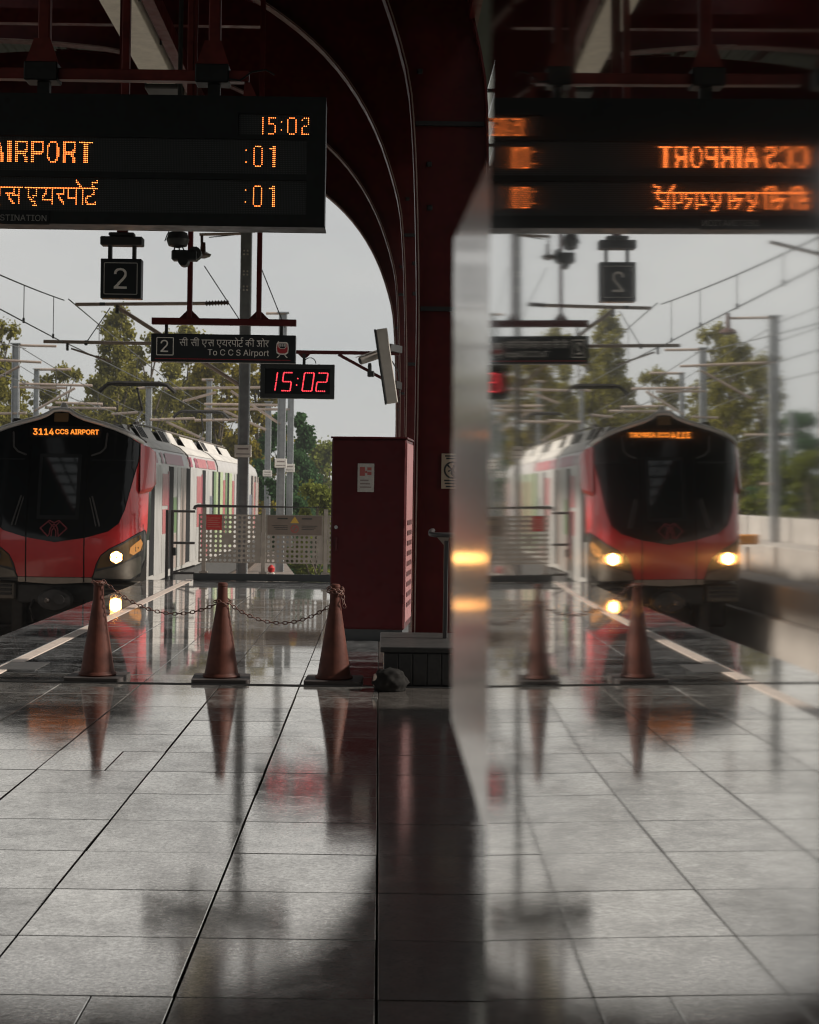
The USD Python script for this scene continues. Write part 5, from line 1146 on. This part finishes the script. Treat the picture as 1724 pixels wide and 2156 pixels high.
# small orange equipment box by the parapet and low things beyond the fence
ob = W(-62, 1128, 40)
obx = thing('signal_box', 'small orange equipment box on a post beside the far parapet', 'box', (ob[0], 40, -1.3))
obj('post', MB().b2((-0.04, -0.04, 0), (0.04, 0.04, ob[2] + 1.3 - 0.2), 0.005), 'pole_steel', obx)
obj('case', MB().box((0, 0, ob[2] + 1.3), (0.52, 0.3, 0.26), 0.03), 'orange_box', obx)
obj('aerial', MB().b2((-0.01, -0.01, ob[2] + 1.43), (0.01, 0.01, ob[2] + 1.95)), 'wire_steel', obx)
rp = thing('concrete_ramp', 'pale concrete slab lying beyond the fence below platform level', 'ramp', (-2.6, 36, -1.3))
obj('slab', MB().b2((-1.05, -5.5, 0.0), (0.1, 7.5, 0.30), 0.02), 'concrete_pale', rp)
obj('slab', MB().b2((0.22, -5.5, 0.0), (1.1, 4, 0.26), 0.02), 'concrete_pale', rp)
rs_ = W(571, 1200, 29.5)
rl = thing('red_marker', 'small red and white marker post seen under the fence', 'marker', (rs_[0], 29.5, -1.3))
obj('post', MB().b2((-0.06, -0.06, 0), (0.06, 0.06, rs_[2] + 1.3 - 0.05), 0.01), 'plate_white', rl)
obj('head', MB().lathe([(0, -0.06), (0.06, -0.03), (0.07, 0.04), (0.03, 0.09), (0, 0.1)], (0, 0, rs_[2] + 1.3), 12), 'notice_red', rl)

# ================================================================== TREES
def tree(name, label, px, d, ytop, wpx, leaf, n, pxbot=None, seed=0, gap=0.35, size=None, kind='round', base=-8.0, group=None):
    rg = np.random.default_rng(100 + seed)
    top = W(px, ytop, d); H_ = top[2] - base; R_x = wpx * d / FPX / 2; x, y = top[0], d
    t = thing(name, label, 'tree', (x, y, base), group=group)
    tr0 = 0.011 * H_ + 0.04
    path = [(0, 0, 0), (0.1 * R_x, 0, H_ * 0.3), (-0.05 * R_x, 0.1, H_ * 0.6), (0.05 * R_x, 0, H_ * 0.93)]
    obj('trunk', MB().tube(path, [tr0, tr0 * 0.75, tr0 * 0.45, tr0 * 0.12], 7), 'bark', t, smooth=True)
    cl = []; lm = MB(); nb = 46 if kind == 'round' else 60
    for i in range(nb):
        hh = 0.20 + 0.78 * ((i + rg.uniform(0, 1)) / nb) ** 0.9
        if kind == 'round': rad = R_x * math.sqrt(max(0.06, 1 - ((hh - 0.55) / 0.5) ** 2))
        elif kind == 'tall': rad = R_x * (0.22 + 0.85 * math.sin(math.pi * min(1, (1.02 - hh) * 1.05)) ** 0.7)
        else: rad = R_x * (1.2 - 1.1 * hh)
        a = rg.uniform(0, 2 * math.pi); rr = rad * math.sqrt(rg.uniform(0.02, 1)); rb = R_x * rg.uniform(0.20, 0.42) * (1.25 - 0.62 * hh)
        c_ = np.array([rr * math.cos(a), rr * math.sin(a) * 0.9, hh * H_ - 0.4 * rb])
        cl.append((c_, rb)); s0 = np.array([0, 0, H_ * max(0.15, hh - rg.uniform(0.12, 0.25))])
        if i % 2 == 0: lm.tube([s0, (s0 + c_) / 2 + [0, 0, 0.02 * H_], c_], [tr0 * 0.3, tr0 * 0.18, tr0 * 0.06], 5)
    obj('limb', lm, 'bark', t, smooth=True)
    cl.append((np.array([0, 0, H_ * 0.96]), R_x * 0.22))
    n = int(n * 3.2); sz = size or max(0.16, 7.4 * d / FPX)
    C = np.array([c for c, _ in cl]); RR_ = np.array([r for _, r in cl]); w = RR_ ** 2; k = rg.choice(len(cl), n, p=w / w.sum())
    dv = rg.normal(size=(n, 3)); dv /= np.linalg.norm(dv, axis=1, keepdims=True); P_ = C[k] + dv * (RR_[k] * np.abs(rg.normal(0.62, 0.34, n)))[:, None] * [1.05, 1, 0.85 if kind != 'tall' else 1.3]
    keep = meshkit.fbm(P_ / (R_x * 0.22) + seed * 3.1, 3, 5) > gap - 0.11; P_ = P_[keep & (P_[:, 2] > H_ * 0.18)]; n = len(P_)
    u = rg.normal(size=(n, 3)); u[:, 2] -= 0.6 if kind == 'tall' else 0.1; u /= np.linalg.norm(u, axis=1, keepdims=True)
    v = np.cross(u, rg.normal(size=(n, 3))); v /= np.linalg.norm(v, axis=1, keepdims=True); s_ = sz * rg.uniform(0.5, 1.2, n)[:, None]
    V = np.stack([P_ - u * s_ * 0.6, P_ + v * s_ * 0.45, P_ + u * s_ * 0.6, P_ - v * s_ * 0.45], 1).reshape(-1, 3)
    i4 = np.arange(n)[:, None] * 4; obj('crown', MB().add(V, i4 + np.array([[0, 1, 2, 3]])), leaf, t, smooth=False, kind='stuff')
TT = [('eucalyptus_tree', 'tall thin olive tree rising behind the train left of the number sign', 250, 105, 636, 135, 'leaf_olive', 9000, 'tall', 0.42),
 ('eucalyptus_tree', 'drooping olive tree at the left edge above the left mast', 2, 95, 664, 130, 'leaf_olive', 7000, 'tall', 0.45),
 ('eucalyptus_tree', 'small olive tree between the left edge and the tall thin tree', 138, 110, 762, 170, 'leaf_olive', 7000, 'round', 0.42),
 ('eucalyptus_tree', 'airy olive tree seen just left of the airport sign', 318, 112, 690, 150, 'leaf_olive', 9000, 'round', 0.42),
 ('eucalyptus_tree', 'olive tree directly behind the airport sign', 395, 116, 678, 190, 'leaf_olive', 12000, 'round', 0.38),
 ('broadleaf_tree', 'golden leaved tree behind the big mast above the train roof', 466, 100, 742, 170, 'leaf_gold', 11000, 'round', 0.34),
 ('broadleaf_tree', 'olive and gold tree behind the clock', 545, 108, 716, 130, 'leaf_gold', 9000, 'round', 0.38),
 ('broadleaf_tree', 'dense dark green tree right of the pale mast', 598, 88, 856, 130, 'leaf_green', 11000, 'round', 0.26),
 ('broadleaf_tree', 'pointed green tree sloping down towards the cabinet', 640, 96, 888, 120, 'leaf_green', 9000, 'cone', 0.26),
 ('broadleaf_tree', 'far hazy green tree close to the cabinet top', 694, 130, 930, 190, 'leaf_lime', 10000, 'round', 0.30),
 ('broadleaf_tree', 'low yellowish bush tree just above the fence beside the cabinet', 668, 66, 1012, 130, 'leaf_lime', 8000, 'round', 0.25),
 ('broadleaf_tree', 'low green tree behind the fence left of the yellowish bush', 590, 72, 1000, 120, 'leaf_green', 7000, 'round', 0.25),
 ('broadleaf_tree', 'round dark green tree behind the roof of the train', 385, 140, 800, 220, 'leaf_olive', 9000, 'round', 0.3),
 ('broadleaf_tree', 'broad olive tree low behind the train roof peak', 210, 130, 792, 240, 'leaf_olive', 11000, 'round', 0.3),
 ('eucalyptus_tree', 'tall olive tree mirrored right of the train in the steel wall', -30, 90, 682, 110, 'leaf_olive', 8000, 'tall', 0.40),
 ('eucalyptus_tree', 'leaning olive tree beyond the left frame edge, mirrored beside the mast', -95, 92, 728, 130, 'leaf_olive', 8000, 'tall', 0.38),
 ('broadleaf_tree', 'wide green tree mirrored at the right frame edge', -165, 85, 850, 170, 'leaf_green', 10000, 'round', 0.28),
 ('broadleaf_tree', 'second wide green tree farther out past the left edge', -270, 85, 830, 190, 'leaf_green', 8000, 'round', 0.28),
 ('broadleaf_tree', 'yellow green shrubby tree over the left parapet', -90, 62, 940, 170, 'leaf_lime', 9000, 'round', 0.25),
 ('broadleaf_tree', 'green shrubby tree over the parapet farther left', -200, 60, 930, 170, 'leaf_lime', 8000, 'round', 0.25),
 ('broadleaf_tree', 'olive tree low behind the left end of the train', 30, 120, 842, 200, 'leaf_olive', 9000, 'round', 0.30)]
for k, (nm, lb, px, d, yt, w, lf, n, kd, gp) in enumerate(TT): tree(nm, lb, px, d, yt, w, lf, n, seed=k, gap=gp, kind=kd)
# far wooded skyline
sk = MB(); rg = np.random.default_rng(5); n = 16000
X = rg.uniform(-260, 160, n); Yd = rg.uniform(190, 330, n); Hh_ = 9.5 * (0.35 + meshkit.fbm(np.stack([X / 22, Yd / 40, 0 * X], -1), 3, 9)); Zt = -8 + Hh_ * rg.uniform(0.1, 1.0, n) ** 0.5
P_ = np.stack([X, Yd, Zt], 1); u = rg.normal(size=(n, 3)); u /= np.linalg.norm(u, axis=1, keepdims=True); v = np.cross(u, rg.normal(size=(n, 3))); v /= np.linalg.norm(v, axis=1, keepdims=True); s_ = rg.uniform(0.7, 1.6, n)[:, None]
V = np.stack([P_ - u * s_, P_ + v * s_ * 0.6, P_ + u * s_, P_ - v * s_ * 0.6], 1).reshape(-1, 3)
obj('far_wood', MB().add(V, np.arange(n)[:, None] * 4 + np.array([[0, 1, 2, 3]])), 'leaf_green', None, smooth=False, label='distant band of green woodland along the horizon', cat='woodland', kind='stuff')

# ================================================================== thin summer haze
usdkit.material(stage, '/World/Looks/haze_air', {'v': ('principled_volume', {'color': (0.93, 0.95, 0.96), 'density': 0.0005, 'anisotropy': 0.2})}, [], volume='v.volume')
obj('haze', MB().b2((-950, -320, -14), (950, 2230, 24)), 'haze_air', None, smooth=False, kind='stuff')
